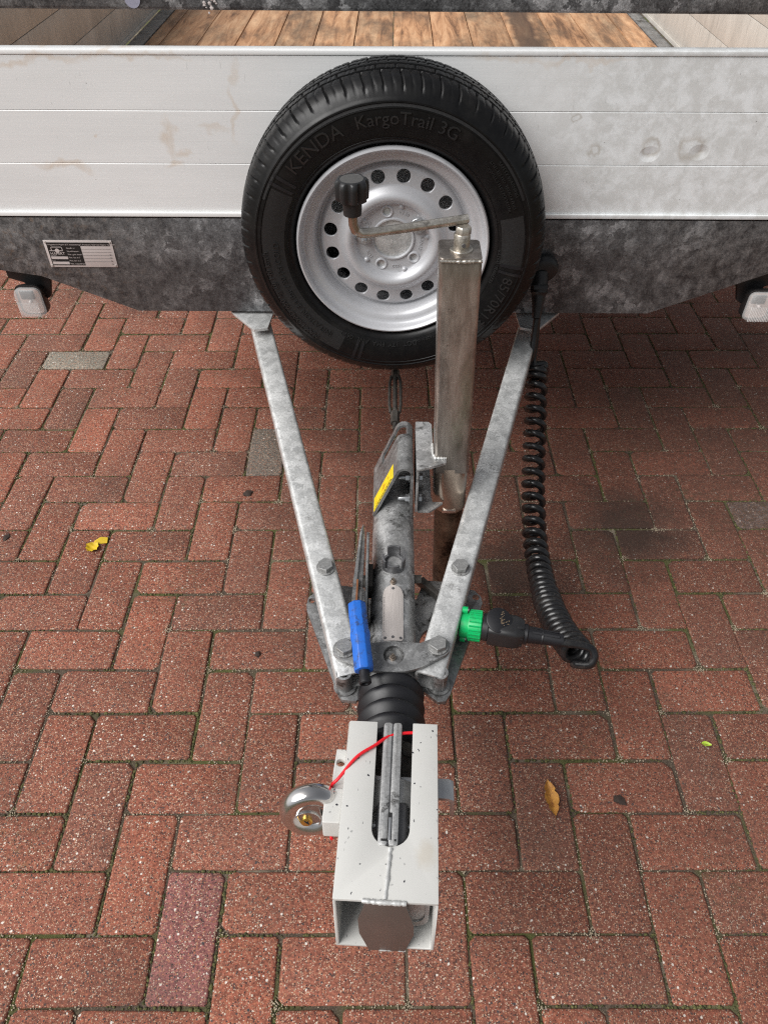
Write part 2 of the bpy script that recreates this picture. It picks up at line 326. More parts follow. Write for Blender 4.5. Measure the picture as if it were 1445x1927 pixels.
# ------------------------------------------------------------------ mesh helpers
I4 = Matrix.Identity(4)
def T(x, y, z): return Matrix.Translation((x, y, z))
def RX(a): return Matrix.Rotation(a, 4, 'X')
def RY(a): return Matrix.Rotation(a, 4, 'Y')
def RZ(a): return Matrix.Rotation(a, 4, 'Z')
def frame(o, z, up=(0, 0, 1)):
    """Matrix with origin o and local Z along z."""
    z = Vector(z).normalized(); u = Vector(up)
    if abs(z.dot(u.normalized())) > .98: u = Vector((0, 1, 0))
    x = u.cross(z).normalized(); y = z.cross(x)
    m = Matrix((x, y, z)).transposed().to_4x4(); m.translation = Vector(o); return m
class MB:
    def __init__(s): s.v = []; s.f = []
    def add(s, vs, fs, m=I4):
        k = len(s.v); s.v += [m @ Vector(p) for p in vs]; s.f += [tuple(i + k for i in f) for f in fs]; return s
    def loft(s, rings, closed=True, caps=(True, True), m=I4, loop=False):
        n = len(rings[0]); vs = [p for r in rings for p in r]; fs = []
        R = len(rings)
        for i in range(R if loop else R - 1):
            a, b = i * n, ((i + 1) % R) * n
            for j in range(n if closed else n - 1):
                q = (j + 1) % n; fs.append((a + j, a + q, b + q, b + j))
        if not loop and closed:
            if caps[0]: fs.append(tuple(reversed(range(n))))
            if caps[1]: fs.append(tuple(range((R - 1) * n, R * n)))
        return s.add(vs, fs, m)
    def lathe(s, prof, n=48, m=I4, caps=(True, True), twist=None):
        """prof: (radius, height along local Z)."""
        rings = []
        for r, h in prof: rings.append([(max(r, 1e-5) * cos(2 * pi * j / n), max(r, 1e-5) * sin(2 * pi * j / n), h) for j in range(n)])
        return s.loft(rings, True, caps, m)
    def cyl(s, a, b, r, n=24, r2=None, ch=0.0):
        a, b = Vector(a), Vector(b); L = (b - a).length; r2 = r if r2 is None else r2
        pr = [(r, 0), (r2, L)] if not ch else [(r - ch, 0), (r, ch), (r2, L - ch), (r2 - ch, L)]
        return s.lathe(pr, n, frame(a, b - a))
    def prism(s, outline, h0, h1, m=I4, holes=()):
        loops = [[Vector((p[0], p[1], 0)) for p in outline]] + [[Vector((p[0], p[1], 0)) for p in h] for h in holes]
        tri = tessellate_polygon(loops); flat = [p for l in loops for p in l]; n = len(flat)
        vs = [(p.x, p.y, h0) for p in flat] + [(p.x, p.y, h1) for p in flat]
        fs = []
        for t in tri:
            a, b, c = (flat[i] for i in t)
            t = t if (b - a).cross(c - a).z > 0 else t[::-1]
            fs.append(tuple(i + n for i in t)); fs.append(tuple(reversed(t)))
        k = 0
        for l in loops:
            for i in range(len(l)):
                j = (i + 1) % len(l); fs.append((k + i, k + j, k + j + n, k + i + n))
            k += len(l)
        return s.add(vs, fs, m)
    def box(s, c, d, m=I4, ch=0.0):
        x, y, z = (q / 2 for q in d)
        o = [(-x, -y), (x, -y), (x, y), (-x, y)]
        return s.prism(rrect(-x, -y, x, y, ch, 2) if ch else o, -z, z, m @ T(*c))
    def tube(s, pts, r, n=10, caps=True, closed=False):
        P = [Vector(p) for p in pts]; rings = []
        t0 = (P[1] - P[0]).normalized(); u = t0.orthogonal().normalized()
        for i, p in enumerate(P):
            t = ((P[(i + 1) % len(P)] if (closed or i + 1 < len(P)) else P[i]) - (P[i - 1] if (closed or i) else P[i])).normalized()
            u = (u - t * u.dot(t)).normalized(); w = t.cross(u)
            rr = r(i / (len(P) - 1)) if callable(r) else r
            rings.append([p + (u * cos(2 * pi * j / n) + w * sin(2 * pi * j / n)) * rr for j in range(n)])
        return s.loft(rings, True, (caps, caps), loop=closed)
    def mesh(s, name, mat, bevel=0.0, smooth=35, seg=2):
        me = bpy.data.meshes.new(name); me.from_pydata([tuple(v) for v in s.v], [], s.f)
        bm = bmesh.new(); bm.from_mesh(me)
        bmesh.ops.remove_doubles(bm, verts=bm.verts, dist=2e-6)
        bmesh.ops.recalc_face_normals(bm, faces=bm.faces)
        if bevel:
            bmesh.ops.dissolve_limit(bm, angle_limit=radians(1), verts=bm.verts, edges=bm.edges)
            es = [e for e in bm.edges if len(e.link_faces) == 2 and e.calc_face_angle(0) > radians(40)]
            bmesh.ops.bevel(bm, geom=es, offset=bevel, segments=seg, profile=.6, affect='EDGES', clamp_overlap=True)
        bm.to_mesh(me); bm.free()
        me.materials.append(mat)
        for p in me.polygons: p.use_smooth = True
        me.set_sharp_from_angle(angle=radians(smooth))
        return me
def rrect(x0, y0, x1, y1, r, n=4):
    o = []
    for cx, cy, a in ((x1 - r, y1 - r, 0), (x0 + r, y1 - r, 90), (x0 + r, y0 + r, 180), (x1 - r, y0 + r, 270)):
        for i in range(n + 1): o.append((cx + r * cos(radians(a + 90 * i / n)), cy + r * sin(radians(a + 90 * i / n))))
    return o
def circ(cx, cy, r, n=24, ry=None): return [(cx + r * cos(2 * pi * i / n), cy + (ry or r) * sin(2 * pi * i / n)) for i in range(n)]
def arc(cx, cy, r, a0, a1, n=8): return [(cx + r * cos(radians(a0 + (a1 - a0) * i / n)), cy + r * sin(radians(a0 + (a1 - a0) * i / n))) for i in range(n + 1)]
def thicken(path, t):
    """Closed outline of an open 2D polyline given thickness t to its left."""
    P = [Vector(p) for p in path]; off = []
    for i, p in enumerate(P):
        a = (P[i] - P[i - 1]).normalized() if i else (P[1] - P[0]).normalized()
        b = (P[i + 1] - P[i]).normalized() if i + 1 < len(P) else a
        na, nb = Vector((-a.y, a.x)), Vector((-b.y, b.x)); nn = (na + nb).normalized()
        off.append(p + nn * t / max(.3, nn.dot(na)))
    return [tuple(p) for p in P] + [tuple(p) for p in reversed(off)]
def spline(pts, n=12):
    """Catmull-Rom through the points."""
    P = [Vector(p) for p in pts]; P = [P[0] * 2 - P[1]] + P + [P[-1] * 2 - P[-2]]; o = []
    for i in range(1, len(P) - 2):
        for k in range(n):
            t = k / n; a, b, c, d = P[i - 1:i + 3]
            o.append(.5 * ((2 * b) + (c - a) * t + (2 * a - 5 * b + 4 * c - d) * t * t + (3 * b - a - 3 * c + d) * t ** 3))
    return o + [P[-2]]

# ------------------------------------------------------------------ scene graph helpers
def link(o, parent=None):
    COL.objects.link(o)
    if parent: o.parent = parent
    return o
def tag(o, label=None, cat=None, group=None, kind=None):
    for k, v in (('label', label), ('category', cat), ('group', group), ('kind', kind)):
        if v: o[k] = v
    return o
def thing(name, label, cat, loc, group=None):
    o = bpy.data.objects.new(name, None); o.empty_display_size = .05; o.location = loc; link(o)
    return tag(o, label, cat, group)
def origin(o):
    v = Vector((0, 0, 0))
    while o: v += o.location; o = o.parent
    return v
def part(name, mb, mat, parent, bevel=0.0, label=None, smooth=35, seg=2):
    """A mesh built in world coordinates, hung under parent."""
    me = mb if isinstance(mb, bpy.types.Mesh) else mb.mesh(name, M[mat], bevel, smooth, seg)
    o = bpy.data.objects.new(name, me); link(o, parent)
    if parent: o.location = -origin(parent)
    return tag(o, label)
def placed(name, me, mw, parent):
    """A shared mesh put at world matrix mw under parent (parents are never rotated)."""
    o = bpy.data.objects.new(name, me); link(o, parent)
    o.matrix_local = Matrix.Translation(-origin(parent)) @ mw if parent else mw
    return o
def text_geo(body, size, ext=0.0, align='LEFT', res=3):
    cu = bpy.data.curves.new('tmp', 'FONT'); cu.body = body; cu.size = size; cu.extrude = ext; cu.align_x = align; cu.resolution_u = res
    ob = bpy.data.objects.new('tmp', cu); COL.objects.link(ob)
    dg = bpy.context.evaluated_depsgraph_get(); me = bpy.data.meshes.new_from_object(ob.evaluated_get(dg))
    vs = [tuple(v.co) for v in me.vertices]; fs = [tuple(p.vertices) for p in me.polygons]
    bpy.data.objects.remove(ob); bpy.data.curves.remove(cu); bpy.data.meshes.remove(me)
    return vs, fs
def hexbolt(name, af, h, mat, washer=0.0, wh=.0025, stud=0.0, wmat=None):
    """Hex head standing on local z = 0, washer below it."""
    mb = MB(); r = af / 2 / cos(pi / 6)
    if washer: mb.lathe([(washer - .0006, 0), (washer, .0006), (washer, wh - .0006), (washer - .0006, wh)], 24)
    hx = lambda q: [(q * cos(pi / 3 * i), q * sin(pi / 3 * i)) for i in range(6)]
    mb.loft([[(*p, wh) for p in hx(r)], [(*p, wh + h - .0007) for p in hx(r)], [(*p, wh + h) for p in hx(r * .94)]])
    if stud: mb.lathe([(stud, wh + h * .9), (stud, wh + h + .010), (stud * .75, wh + h + .013)], 16)
    return mb.mesh(name, M[mat], 0, 30)

exec_parts = []
# ------------------------------------------------------------------ the paved yard
P0 = .10637
RES = [2.9, -1.9, -3.1, -2.3, -1.6, -.2, -.7, -1.3, 1.5, 3.5, 4.7, 3.5, 1.4, 2.5, -1.6, .4, -3.7, -3.4, -1.6, .7, .3]
PAVE = RZ(PSI + .0025)
def rowY(n):
    return 2.4275 - P0 * n + (RES[n] / 1000 if 0 <= n < 21 else 0)
def colX(k, n):
    s = lambda a, b, t: (lambda q: q * q * (3 - 2 * q))(max(0, min(1, (t - a) / (b - a))))
    return (k - 5.643 + .38 * s(6, 12.5, k) * s(20, 9, n)) * P0
yard = bpy.data.objects.new('pavement', MB().add([(-40, -40, -.0042), (40, -40, -.0042), (40, 40, -.0042), (-40, 40, -.0042)], [(0, 1, 2, 3)]).mesh('pavement', M['joint']))
link(yard); tag(yard, kind='structure', label='red brick paving in herringbone bond with mossy joints', cat='paving')
yard.data.transform(RZ(0))
def brick_geo(seed, L, Wd):
    """A worn block, its top at z = 0."""
    r = random.Random(seed); mb = MB(); hx, hy = L / 2, Wd / 2
    def ring(ins, z, jit):
        pts = []
        for (cx, cy) in ((hx, hy), (-hx, hy), (-hx, -hy), (hx, -hy)):
            pts.append((cx, cy))
        out = []
        for i in range(4):
            a, b = Vector(pts[i]), Vector(pts[(i + 1) % 4]); d = (b - a).normalized(); c = cut[i] + ins * 1.25 + jit; c2 = cut[(i + 1) % 4] + ins * 1.25 + jit
            for q in (a + d * c, a.lerp(b, .34 + jj[i] * .1), a.lerp(b, .68 + jj[i] * .1), b - d * c2):
                q = q + Vector((-d.y, d.x)) * (ins + r.uniform(0, jit)); out.append((q.x, q.y, z))
        return out
    cut = [r.choice((.002, .003, .004, .006, .009, .013)) for _ in range(4)]; jj = [r.uniform(-1, 1) for _ in range(4)]
    mb.loft([ring(.0006, -.03, .0), ring(.0000, -.0030, .0010), ring(.0012, -.0008, .0020), ring(.0040, 0, .0022)], True, (False, True))
    return mb
BL, BW = P0 * 2 - .0042, P0 - .0042
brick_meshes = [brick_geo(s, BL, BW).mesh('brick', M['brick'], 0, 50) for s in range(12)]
brick_geos = [brick_geo(s, BL, BW) for s in range(12)]
cells = []
for n in range(-12, 27):
    for k in range(-16, 29):
        role = (k - (n - 19)) % 4
        if role == 0: a, b, q = (k, n), (k + 2, n + 1), 0
        elif role == 3: a, b, q = (k, n), (k + 1, n + 2), 1
        else: continue
        x0 = (colX(a[0], n) + colX(a[0], b[1])) / 2; x1 = (colX(b[0], n) + colX(b[0], b[1])) / 2
        c = Vector(((x0 + x1) / 2, (rowY(a[1]) + rowY(b[1])) / 2, 0))
        w = PAVE @ c
        sc = (x1 - x0) / (P0 * (1 if q else 2))
        cells.append((k, n, q, c, w, sc))
def in_view(w):
    d = Vector(w) - cam.location; fw = Vector((-sin(PSI) * cos(radians(44.81)), cos(PSI) * cos(radians(44.81)), -sin(radians(44.81))))
    z = d.dot(fw); x = d.dot(Vector((cos(PSI), sin(PSI), 0))) / z
    y = d.dot(Vector((-sin(PSI) * sin(radians(44.81)), cos(PSI) * sin(radians(44.81)), cos(radians(44.81))))) / z
    hid = w[1] > 2.25 and abs(w[0]) < .62
    return z > 0 and abs(x) < .60 and -.78 < y < .40 and not hid
vis = sorted([c for c in cells if in_view(c[4])], key=lambda c: (Vector(c[4]) - cam.location).length)[:300]
vset = {(c[0], c[1]) for c in vis}
GREY = {(-5, 2): (.235, .225, .19), (2, 6): (.165, .155, .135), (14, 9): (.16, .155, .15), (-7, 3): (.22, .22, .20)}
TONE = {(2, 18): (.235, .092, .085), (5, 5): (.25, .085, .055)}
rest = MB()
for (k, n, q, c, w, sc) in cells:
    br = random.Random(k * 131 + n * 17); vi = br.randrange(12)
    L = PAVE @ T(c.x + br.uniform(-.0010, .0010), c.y + br.uniform(-.0010, .0010), br.uniform(-.0016, .0008)) @ RZ(radians(br.gauss(0, .45))) @ RX(radians(br.gauss(0, .25))) @ RY(radians(br.gauss(0, .25)))
    S = Matrix.Diagonal((sc, 1, 1, 1)) if not q else Matrix.Diagonal((1, sc, 1, 1))
    L = L @ (RZ(pi / 2) if q else RZ(0)) @ (RZ(pi) if br.random() < .5 else I4) @ S
    if (k, n) in vset:
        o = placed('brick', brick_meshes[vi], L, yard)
        h = br.gauss(0, 1); t = br.gauss(0, 1)
        base = Vector((.248, .082, .051)) * (1 + .14 * h); base = base.lerp(Vector((.165, .070, .050)), max(0, min(.75, .22 + .26 * t)))
        col = GREY.get((k, n)) or TONE.get((k, n)) or tuple(base)
        o.color = (*col, 1)
    else:
        rest.add(brick_geos[vi].v, brick_geos[vi].f, L)
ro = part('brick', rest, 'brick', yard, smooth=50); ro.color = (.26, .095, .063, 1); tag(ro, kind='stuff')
# moss cushions and grit pressed into the joints
mo = MB(); gr = MB()
ico = bmesh.new(); bmesh.ops.create_icosphere(ico, subdivisions=1, radius=1)
IV = [v.co.copy() for v in ico.verts]; ico.verts.index_update(); IF = [[v.index for v in f.verts] for f in ico.faces]; ico.free()
mr = random.Random(5)
def clump(mb, p, r, flat):
    S = [Vector((v.x * r * mr.uniform(.7, 1.35), v.y * r * mr.uniform(.7, 1.35), v.z * r * flat * mr.uniform(.7, 1.3))) for v in IV]
    mb.add(S, IF, T(*p) @ RZ(mr.uniform(0, 6.28)))
for (k, n, q, c, w, sc) in vis:
    x0, x1 = c.x - P0 * (1 if not q else .5), c.x + P0 * (1 if not q else .5)
    y0, y1 = c.y - P0 * (.5 if not q else 1), c.y + P0 * (.5 if not q else 1)
    for (a, b) in (((x0, y0), (x1, y0)), ((x0, y0), (x0, y1))):
        L = hypot(b[0] - a[0], b[1] - a[1])
        for i in range(int(L / .0042)):
            t = mr.random(); x, y = a[0] + (b[0] - a[0]) * t, a[1] + (b[1] - a[1]) * t
            den = mnoise.noise(Vector((x * 5.5, y * 5.5, 1.3))) + .55 * mnoise.noise(Vector((x * 19, y * 19, 7)))
            j = Vector((mr.gauss(0, .0014), mr.gauss(0, .0014), 0)); p = PAVE @ (Vector((x, y, -.0034)) + j)
            if den > (.02 if x < .25 else -.06): clump(mo, p, mr.uniform(.0010, .0027) * (1 + max(0, den)), .75)
            elif den < -.14 and mr.random() < .8:
                p.z = -.0024; clump(gr, p + Vector((mr.gauss(0, .002), mr.gauss(0, .002), 0)), mr.uniform(.0009, .0019), .8)
    if mr.random() < .4:                                   # grit spilling over a corner
        for i in range(mr.randrange(15, 60)):
            p = PAVE @ Vector((x0 + mr.gauss(0, .007), y0 + mr.gauss(0, .007), -.0005)); clump(gr, p, mr.uniform(.0007, .0016), .8)
tag(part('moss', mo, 'moss', None, smooth=80), 'green moss growing along the brick joints', 'moss', kind='stuff')
M['grit'] = m_plain('sand_grit', (.34, .28, .20), .9, 0, .6, 300)
tag(part('grit', gr, 'grit', None, smooth=80), 'pale sand grit lying in the brick joints', 'grit', kind='stuff')

# ------------------------------------------------------------------ the trailer
YF = 1.565                                     # front of the drop side
tr = thing('trailer', 'flatbed trailer with aluminium sides, dark galvanised beam, wooden floor and V drawbar', 'trailer', (0, YF, 0))
bd = part('front_board', MB().box((0, YF + .012, 1.047), (1.96, .030, .008)).box((0, YF + .010, .748), (1.96, .034, .0085)).box((0, YF + .0225, .90), (1.96, .003, .28)), 'board', tr, .0015)
for z0, z1 in ((.7525, .8510), (.8512, .9494), (.9496, 1.0428)):
    pr = [(z0, 0)] + [(z0 + .0001, -.0012), (z1 - .0022, -.0012), (z1, .0006), (z1, .019), (z0, .019)]
    mb = MB(); mb.prism([(p[1], p[0]) for p in pr], -.98, .98, Matrix(((0, 0, 1, 0), (1, 0, 0, YF), (0, 1, 0, 0), (0, 0, 0, 1))))
    part('panel', mb, 'board', bd)
rail = MB().prism(rrect(-.03, -.03, .03, .045, .006), -1.02, 1.02, Matrix(((0, 0, 1, 0), (1, 0, 0, YF + .032), (0, 1, 0, 1.139), (0, 0, 0, 1))) )
for v in rail.v: v.z -= v.x * .0046
rl = part('top_rail', rail, 'beam', tr)
mb = MB().lathe([(.0, 0), (.0135, 0), (.0135, .0006), (0, .0006)], 24, frame((-.460, YF + .0015, 1.1275), (0, -1, 0)))
M['sticker'] = m_plain('pale_sticker', (.34, .34, .43), .5, 0, .25, 200); part('sticker', mb, 'sticker', rl)
mb = MB(); sr = random.Random(3)
for i in range(14):
    x, z = -.325 + sr.gauss(0, .006), 1.1205 + sr.gauss(0, .006)
    clump(mb, (x, YF + .0015, z), sr.uniform(.0012, .0035), .9)
for v in mb.v: v.y = YF + .0018 + (v.y - YF - .0018) * .25
part('paint_splash', mb, 'white', rl)
for s in (-1, 1): part('rail_post', MB().box((s * .99, YF + .032, .96), (.05, .05, .44)), 'beam', tr, .004)
zf = .745
xs = [-.846, -.7955, -.6672, -.537, -.4035, -.2735, -.138, -.0045, .1315, .2645, .400, .5405, .664, .800, .881]
for a, b in zip(xs[:-1], xs[1:]):
    part('plank', MB().box(((a + b) / 2, 2.72, zf - .012 + rnd.uniform(-.0015, .0015)), (b - a - .0035, 2.24, .024)), 'plank', tr, .0015)
part('floor_frame', MB().box((-.874, 2.72, zf - .016), (.052, 2.24, .036)).box((.905, 2.72, zf - .016), (.045, 2.24, .036)).box((.017, 1.60 + .002, zf - .02), (1.80, .018, .04)).box((.017, 3.85, zf - .02), (1.80, .02, .04)), 'galvd', tr, .002)
for s, x in ((-1, -.903), (1, .931)):
    sb = part('side_board', MB().box((x + s * .012, 2.72, .756), (.028, 2.26, .012)).box((x + s * .016, 2.72, .90), (.003, 2.25, .29)).box((x + s * .012, 2.72, 1.048), (.028, 2.26, .010)), 'side', tr, .001)
    for z0, z1 in ((.7625, .8535), (.855, .9475), (.949, 1.0425)):
        part('panel', MB().box((x + s * .009, 2.72, (z0 + z1) / 2), (.012, 2.25, z1 - z0)), 'side', sb, .001)
# front cross beam: a folded plate with its ends cut away below
ol = [(-1.0, .7395), (-1.0, .640), (-.785, .607), (-.585, .5216), (.585, .5226), (.87, .640), (1.0, .690), (1.0, .7395)]
XZ = lambda y: Matrix(((1, 0, 0, 0), (0, 0, -1, y), (0, 1, 0, 0), (0, 0, 0, 1)))       # local (x, y, z) -> (X, Z, -Y)
bm_ = MB().prism(ol, -.006, 0, XZ(1.560))
bm_.box((0, 1.600, .5260), (1.168, .066, .005))
beam = part('chassis_beam', bm_, 'beam', tr, .001)
for x, z in ((-.277, .688), (.04, .69)): part('bolt_hole', MB().lathe([(.0035, 0), (.0035, .0006)], 16, frame((x, 1.5601, z), (0, -1, 0))), 'dark', beam)
# type plate
tp = part('type_plate', MB().box((-.6805, 1.5588, .6605), (.1485, .0014, .061)), 'white', tr, .0003)
def flat(items, name, mat, parent, y):
    """items: (x, z, size, text) with x, z the lower left corner, or (x0, z0, x1, z1) boxes, on a vertical plane."""
    mb = MB()
    for it in items:
        if isinstance(it[3], str):
            vs, fs = text_geo(it[3], it[2], 0); mb.add([(p[0], p[1], .0002) for p in vs], fs, XZ(y) @ T(it[0], it[1], 0))
        else: mb.prism([(it[0], it[1]), (it[2], it[1]), (it[2], it[3]), (it[0], it[3])], 0, .0002, XZ(y))
    part(name, mb, mat, parent)
px, pz = -.7547, .630
flat([(px + .0055, pz + .004, px + .078, pz + .0485), (px + .0055, pz + .0486, px + .143, pz + .0565)], 'print', 'ink', tp, 1.5580)
flat([(px + .0075, pz + .0065, px + .044, pz + .0125), (px + .0075, pz + .0185, px + .044, pz + .0245)], 'print_field', 'white', tp, 1.5577)
lx, lz = px + .0085, pz + .037
flat([(lx + .004, lz + .0085, lx + .029, lz + .0098), (lx + .004, lz + .0012, lx + .0053, lz + .0098), (lx + .0277, lz + .0012, lx + .029, lz + .0098), (lx, lz, lx + .0285, lz + .0014),
      (px + .0085, pz + .0285, .0088, 'HAPERT'), (px + .008, pz + .0504, .0045, 'Wagenbouw Hapert B.V. Industrieweg 7, Postbus 6, 5527 ZG Hapert. Tel. 0497'),
      (px + .0075, pz + .0258, .0035, 'Voertuig'), (px + .0075, pz + .0135, .0035, 'Type'),
      (px + .046, pz + .0425, .0046, 'Goedk. nr'), (px + .046, pz + .0353, .0046, 'Identificatienr.'), (px + .046, pz + .0281, .0046, 'Max. gew. totaal'),
      (px + .046, pz + .0209, .0046, 'Max. last as 1'), (px + .046, pz + .0137, .0046, 'Max. last as 2'), (px + .046, pz + .0065, .0046, 'Max. koppeldruk')], 'lettering', 'white', tp, 1.5575)
part('lettering', MB().lathe([(.0048, 0), (.0048, .0003)], 20, frame((lx + .0165, 1.5577, lz + .0008), (0, -1, 0))), 'white', tp)
flat([(px + .079, pz + .0055 + .0072 * i, px + .143, pz + .0058 + .0072 * i) for i in range(1, 6)] + [(px + .137, pz + .0065 + .0072 * i, .004, 'kg') for i in range(4)], 'rule', 'dsteel', tp, 1.5579)
rv = MB().lathe([(.0026, 0), (.0022, .001), (0, .0014)], 12).mesh('rivet', M['plate'])
for x, z in ((-.7505, .687), (-.6105, .687), (-.7505, .634), (-.6105, .634)): placed('rivet', rv, frame((x, 1.5577, z), (0, -1, 0)), tp)
# position lamps on rubber brackets
for s, lx in ((-1, -.838), (1, .838)):
    y = 1.605
    pl = [(-.048, .040), (.046, .045), (.050, -.02), (.040, -.055), (.020, -.068), (-.012, -.02), (-.044, -.01)]
    lp = part('position_lamp', MB().prism([(lx + (-s) * a, .590 + b) for a, b in (pl if s < 0 else [(p, q) for p, q in pl])][::(1 if s < 0 else -1)], -.006, .006, XZ(y)), 'black', tr, .003)
    c = Vector((lx - s * .002 + .002, y - .020, .538))
    hs_ = MB().loft([[(c.x + q[0] * k, c.y + d, c.z + q[1] * k - d * .25) for q in rrect(-.030, -.038, .030, .036, .014, 4)] for d, k in ((.014, .92), (-.004, 1.0), (-.012, 1.0))])
    part('housing', hs_, 'black', lp)
    part('reflector', MB().prism(rrect(c.x - .024, c.z - .031, c.x + .024, c.z + .031, .011), 0, .001, XZ(c.y - .0122)), 'reflector', lp)
    le = MB().loft([[(c.x + q[0] * k, c.y - .013 - d, c.z + q[1] * k + d * .2) for q in rrect(-.0285, -.0365, .0285, .0345, .013, 4)] for d, k in ((0, 1.0), (.010, .99), (.018, .90), (.021, .7))])
    lens_o = part('lens', le, 'lens', lp, smooth=50)
    fl3 = MB()
    for i_ in range(13): fl3.cyl((c.x - .0222 + .0037 * i_, c.y - .0345, c.z - .029), (c.x - .0222 + .0037 * i_, c.y - .0325, c.z + .006), .0012, 8)
    tag(part('lens_flute', fl3, 'lens', lens_o, smooth=60), kind='stuff')
    part('bulb_shield', MB().box((c.x - .004, c.y - .0150, c.z + .016), (.030, .003, .020)), 'dsteel', lp, .001)
    part('bulb', MB().lathe([(.004, 0), (.004, .006), (.0025, .009), (0, .010)], 12, frame((c.x, c.y - .0125, c.z), (0, -1, 0))), 'white', lp)

# drawbar frame: everything up front lies on a slope; local y runs along it, z away from it
DA = math.atan(.115); KS = sqrt(1 + .115 ** 2)
D = T(0, .709, .40) @ RX(DA)
def dl(Y, h=0): return ((Y - .709) * KS, h)
def DP(X, Y, h=0.0): return D @ Vector((X, (Y - .709) * KS, h))
bolt16 = hexbolt('bolt', .0238, .0100, 'bolt', .0165, .003)
def drawbar(xm, Ym, k, bolts):
    a = Vector((xm + k * (.668 - Ym), .668, 0)); b = Vector((xm + k * (1.61 - Ym), 1.61, 0))
    A, B = DP(a.x, a.y, -.025), DP(b.x, b.y, -.025); d = (B - A).normalized(); up = (D.to_3x3() @ Vector((0, 0, 1)))
    m = frame(A, d, up); L = (B - A).length
    # frame(): x = up x z, so local y is up
    o, i = rrect(-.0235, -.025, .0235, .025, .007, 4), rrect(-.0195, -.021, .0195, .021, .004, 4)
    mb = MB()
    rings = [[(*p, 0.0) for p in i], [(*p, 0.0) for p in o]] + [[(*p, L * t) for p in o] for t in (.25, .5, .75, 1)] + [[(*p, L) for p in i], [(*p, .0) for p in i]]
    mb.loft(rings[:-1] + [[(*p, .0) for p in i]], True, (False, False), m)
    bar = part('drawbar_arm', mb, 'galv', tr)
    for (X, Y) in bolts: placed('bolt', bolt16, D @ T(X, (Y - .709) * KS, .0002) @ RZ(rnd.uniform(0, 1)), bar)
    return bar
drawbar(-.1187, .874, -.2756, [(-.1128, .8693)])
drawbar(.1286, .8935, .2867, [(.1232, .8708)])
for s, pts in ((-1, [(-.375, 1.60), (-.375, 1.573), (-.3116, 1.494), (-.281, 1.502), (-.2758, 1.568), (-.2758, 1.60)]), (1, [(.388, 1.60), (.388, 1.577), (.3266, 1.4995), (.289, 1.511), (.286, 1.570), (.286, 1.60)])):
    part('gusset_plate', MB().prism(pts if s > 0 else pts, .5075, .5145), 'galv', tr, .0015)
rk = [(Vector((.008, 1.28 + .02 * i, .40 + .002 * i))) for i in range(18)]
part('brake_rod', MB().tube(rk, .005, 10).cyl((.008, 1.30, .402), (.008, 1.335, .405), .010, 6).cyl((.008, 1.45, .418), (.008, 1.475, .42), .010, 6)
     .tube([(-.002, 1.335, .405), (-.0045, 1.36, .408), (-.0045, 1.43, .415), (-.001, 1.455, .418)], .0035, 8).tube([(.018, 1.335, .405), (.0205, 1.36, .408), (.0205, 1.43, .415), (.017, 1.455, .418)], .0035, 8), 'grime', tr)
hub = part('wheel_carrier', MB().lathe([(.074, 0), (.074, .006)], 40, frame((0, 1.424, .7645), (0, -1, 0))).box((0, 1.50, .7645), (.09, .13, .10)).box((0, 1.558, .66), (.12, .012, .16)), 'galv', tr, .001)

# ------------------------------------------------------------------ spare wheel
WC = Vector((0, 1.4600, .7645))
sw = thing('spare_wheel', 'spare wheel with black tyre and silver steel rim hung on the trailer front', 'spare wheel', (0, 1.4625, .48))
WM = Matrix(((1, 0, 0, WC.x), (0, 0, 1, WC.y), (0, 1, 0, WC.z), (0, 0, 0, 1)))        # local (x, y, z) -> (X, Z, Y): local z is depth, front negative
SIDE = [(.184, -.066), (.190, -.078), (.196, -.0835), (.203, -.0868), (.212, -.0893), (.222, -.0915), (.232, -.0929), (.242, -.0934), (.2505, -.0929), (.2560, -.0914),
        (.2575, -.0925), (.2600, -.0922), (.2612, -.0900), (.2660, -.0868), (.2710, -.0838), (.2760, -.0800), (.2810, -.0752), (.2850, -.0700), (.2882, -.0645)]
yt = [-.059, -.052, -.046, -.0405, -.0385, -.0375, -.0310, -.0300, -.022, -.0155, -.0145, -.0080, -.0070, 0.0]
def crown(y): return .2952 - (abs(y) / .06) ** 2 * .0048
prof = SIDE + [(crown(y), y) for y in yt]
prof = prof + [(r, -y) for r, y in reversed(prof[:-1])]
NT = 54 * 12; rings = []
for r, y in prof:
    ay = abs(y); ring = []
    tread = r >= .2705 and ay < .0845
    circ_groove = ay < .0600 and (.0376 > ay > .0309 or .0146 > ay > .0079)
    tw = (.0 if ay > .0845 else .020 * min(1, (.0845 - ay) / .03) ** 1.6 + (.012 if ay < .034 else 0)) * (1 if y < 0 else -1)
    for j in range(NT):
        q = j % 12; rr = r
        if circ_groove: rr -= .0065
        elif tread:
            if ay > .0385: dpt = (.0032 if q == 0 else (.0011 if q == 6 else 0)) * min(1, (.0845 - ay) / .008)
            elif ay > .0146: dpt = .003 if q == 2 else (.001 if q in (5, 8) else 0)
            else: dpt = .002 if q in (1, 7) else 0
            rr -= dpt
        a = 2 * pi * j / NT + tw
        ring.append((rr * cos(a), rr * sin(a), y))
    rings.append(ring)
ty = part('tyre', MB().loft(rings, True, (False, False), WM), 'tyre', sw, smooth=28)
M['matte'] = m_plain('ribbed_rubber', (.0125, .0125, .013), .50, 0, .2, 300, .4)
M['satin'] = m_plain('satin_steel', (.42, .40, .385), .27, .95, .25, 90, .1)
M['cap'] = m_plain('grey_cap', (.075, .073, .070), .55, 0, .3, 90)
M['letter'] = m_plain('raised_rubber', (.017, .017, .0175), .30, 0, .3, 120)
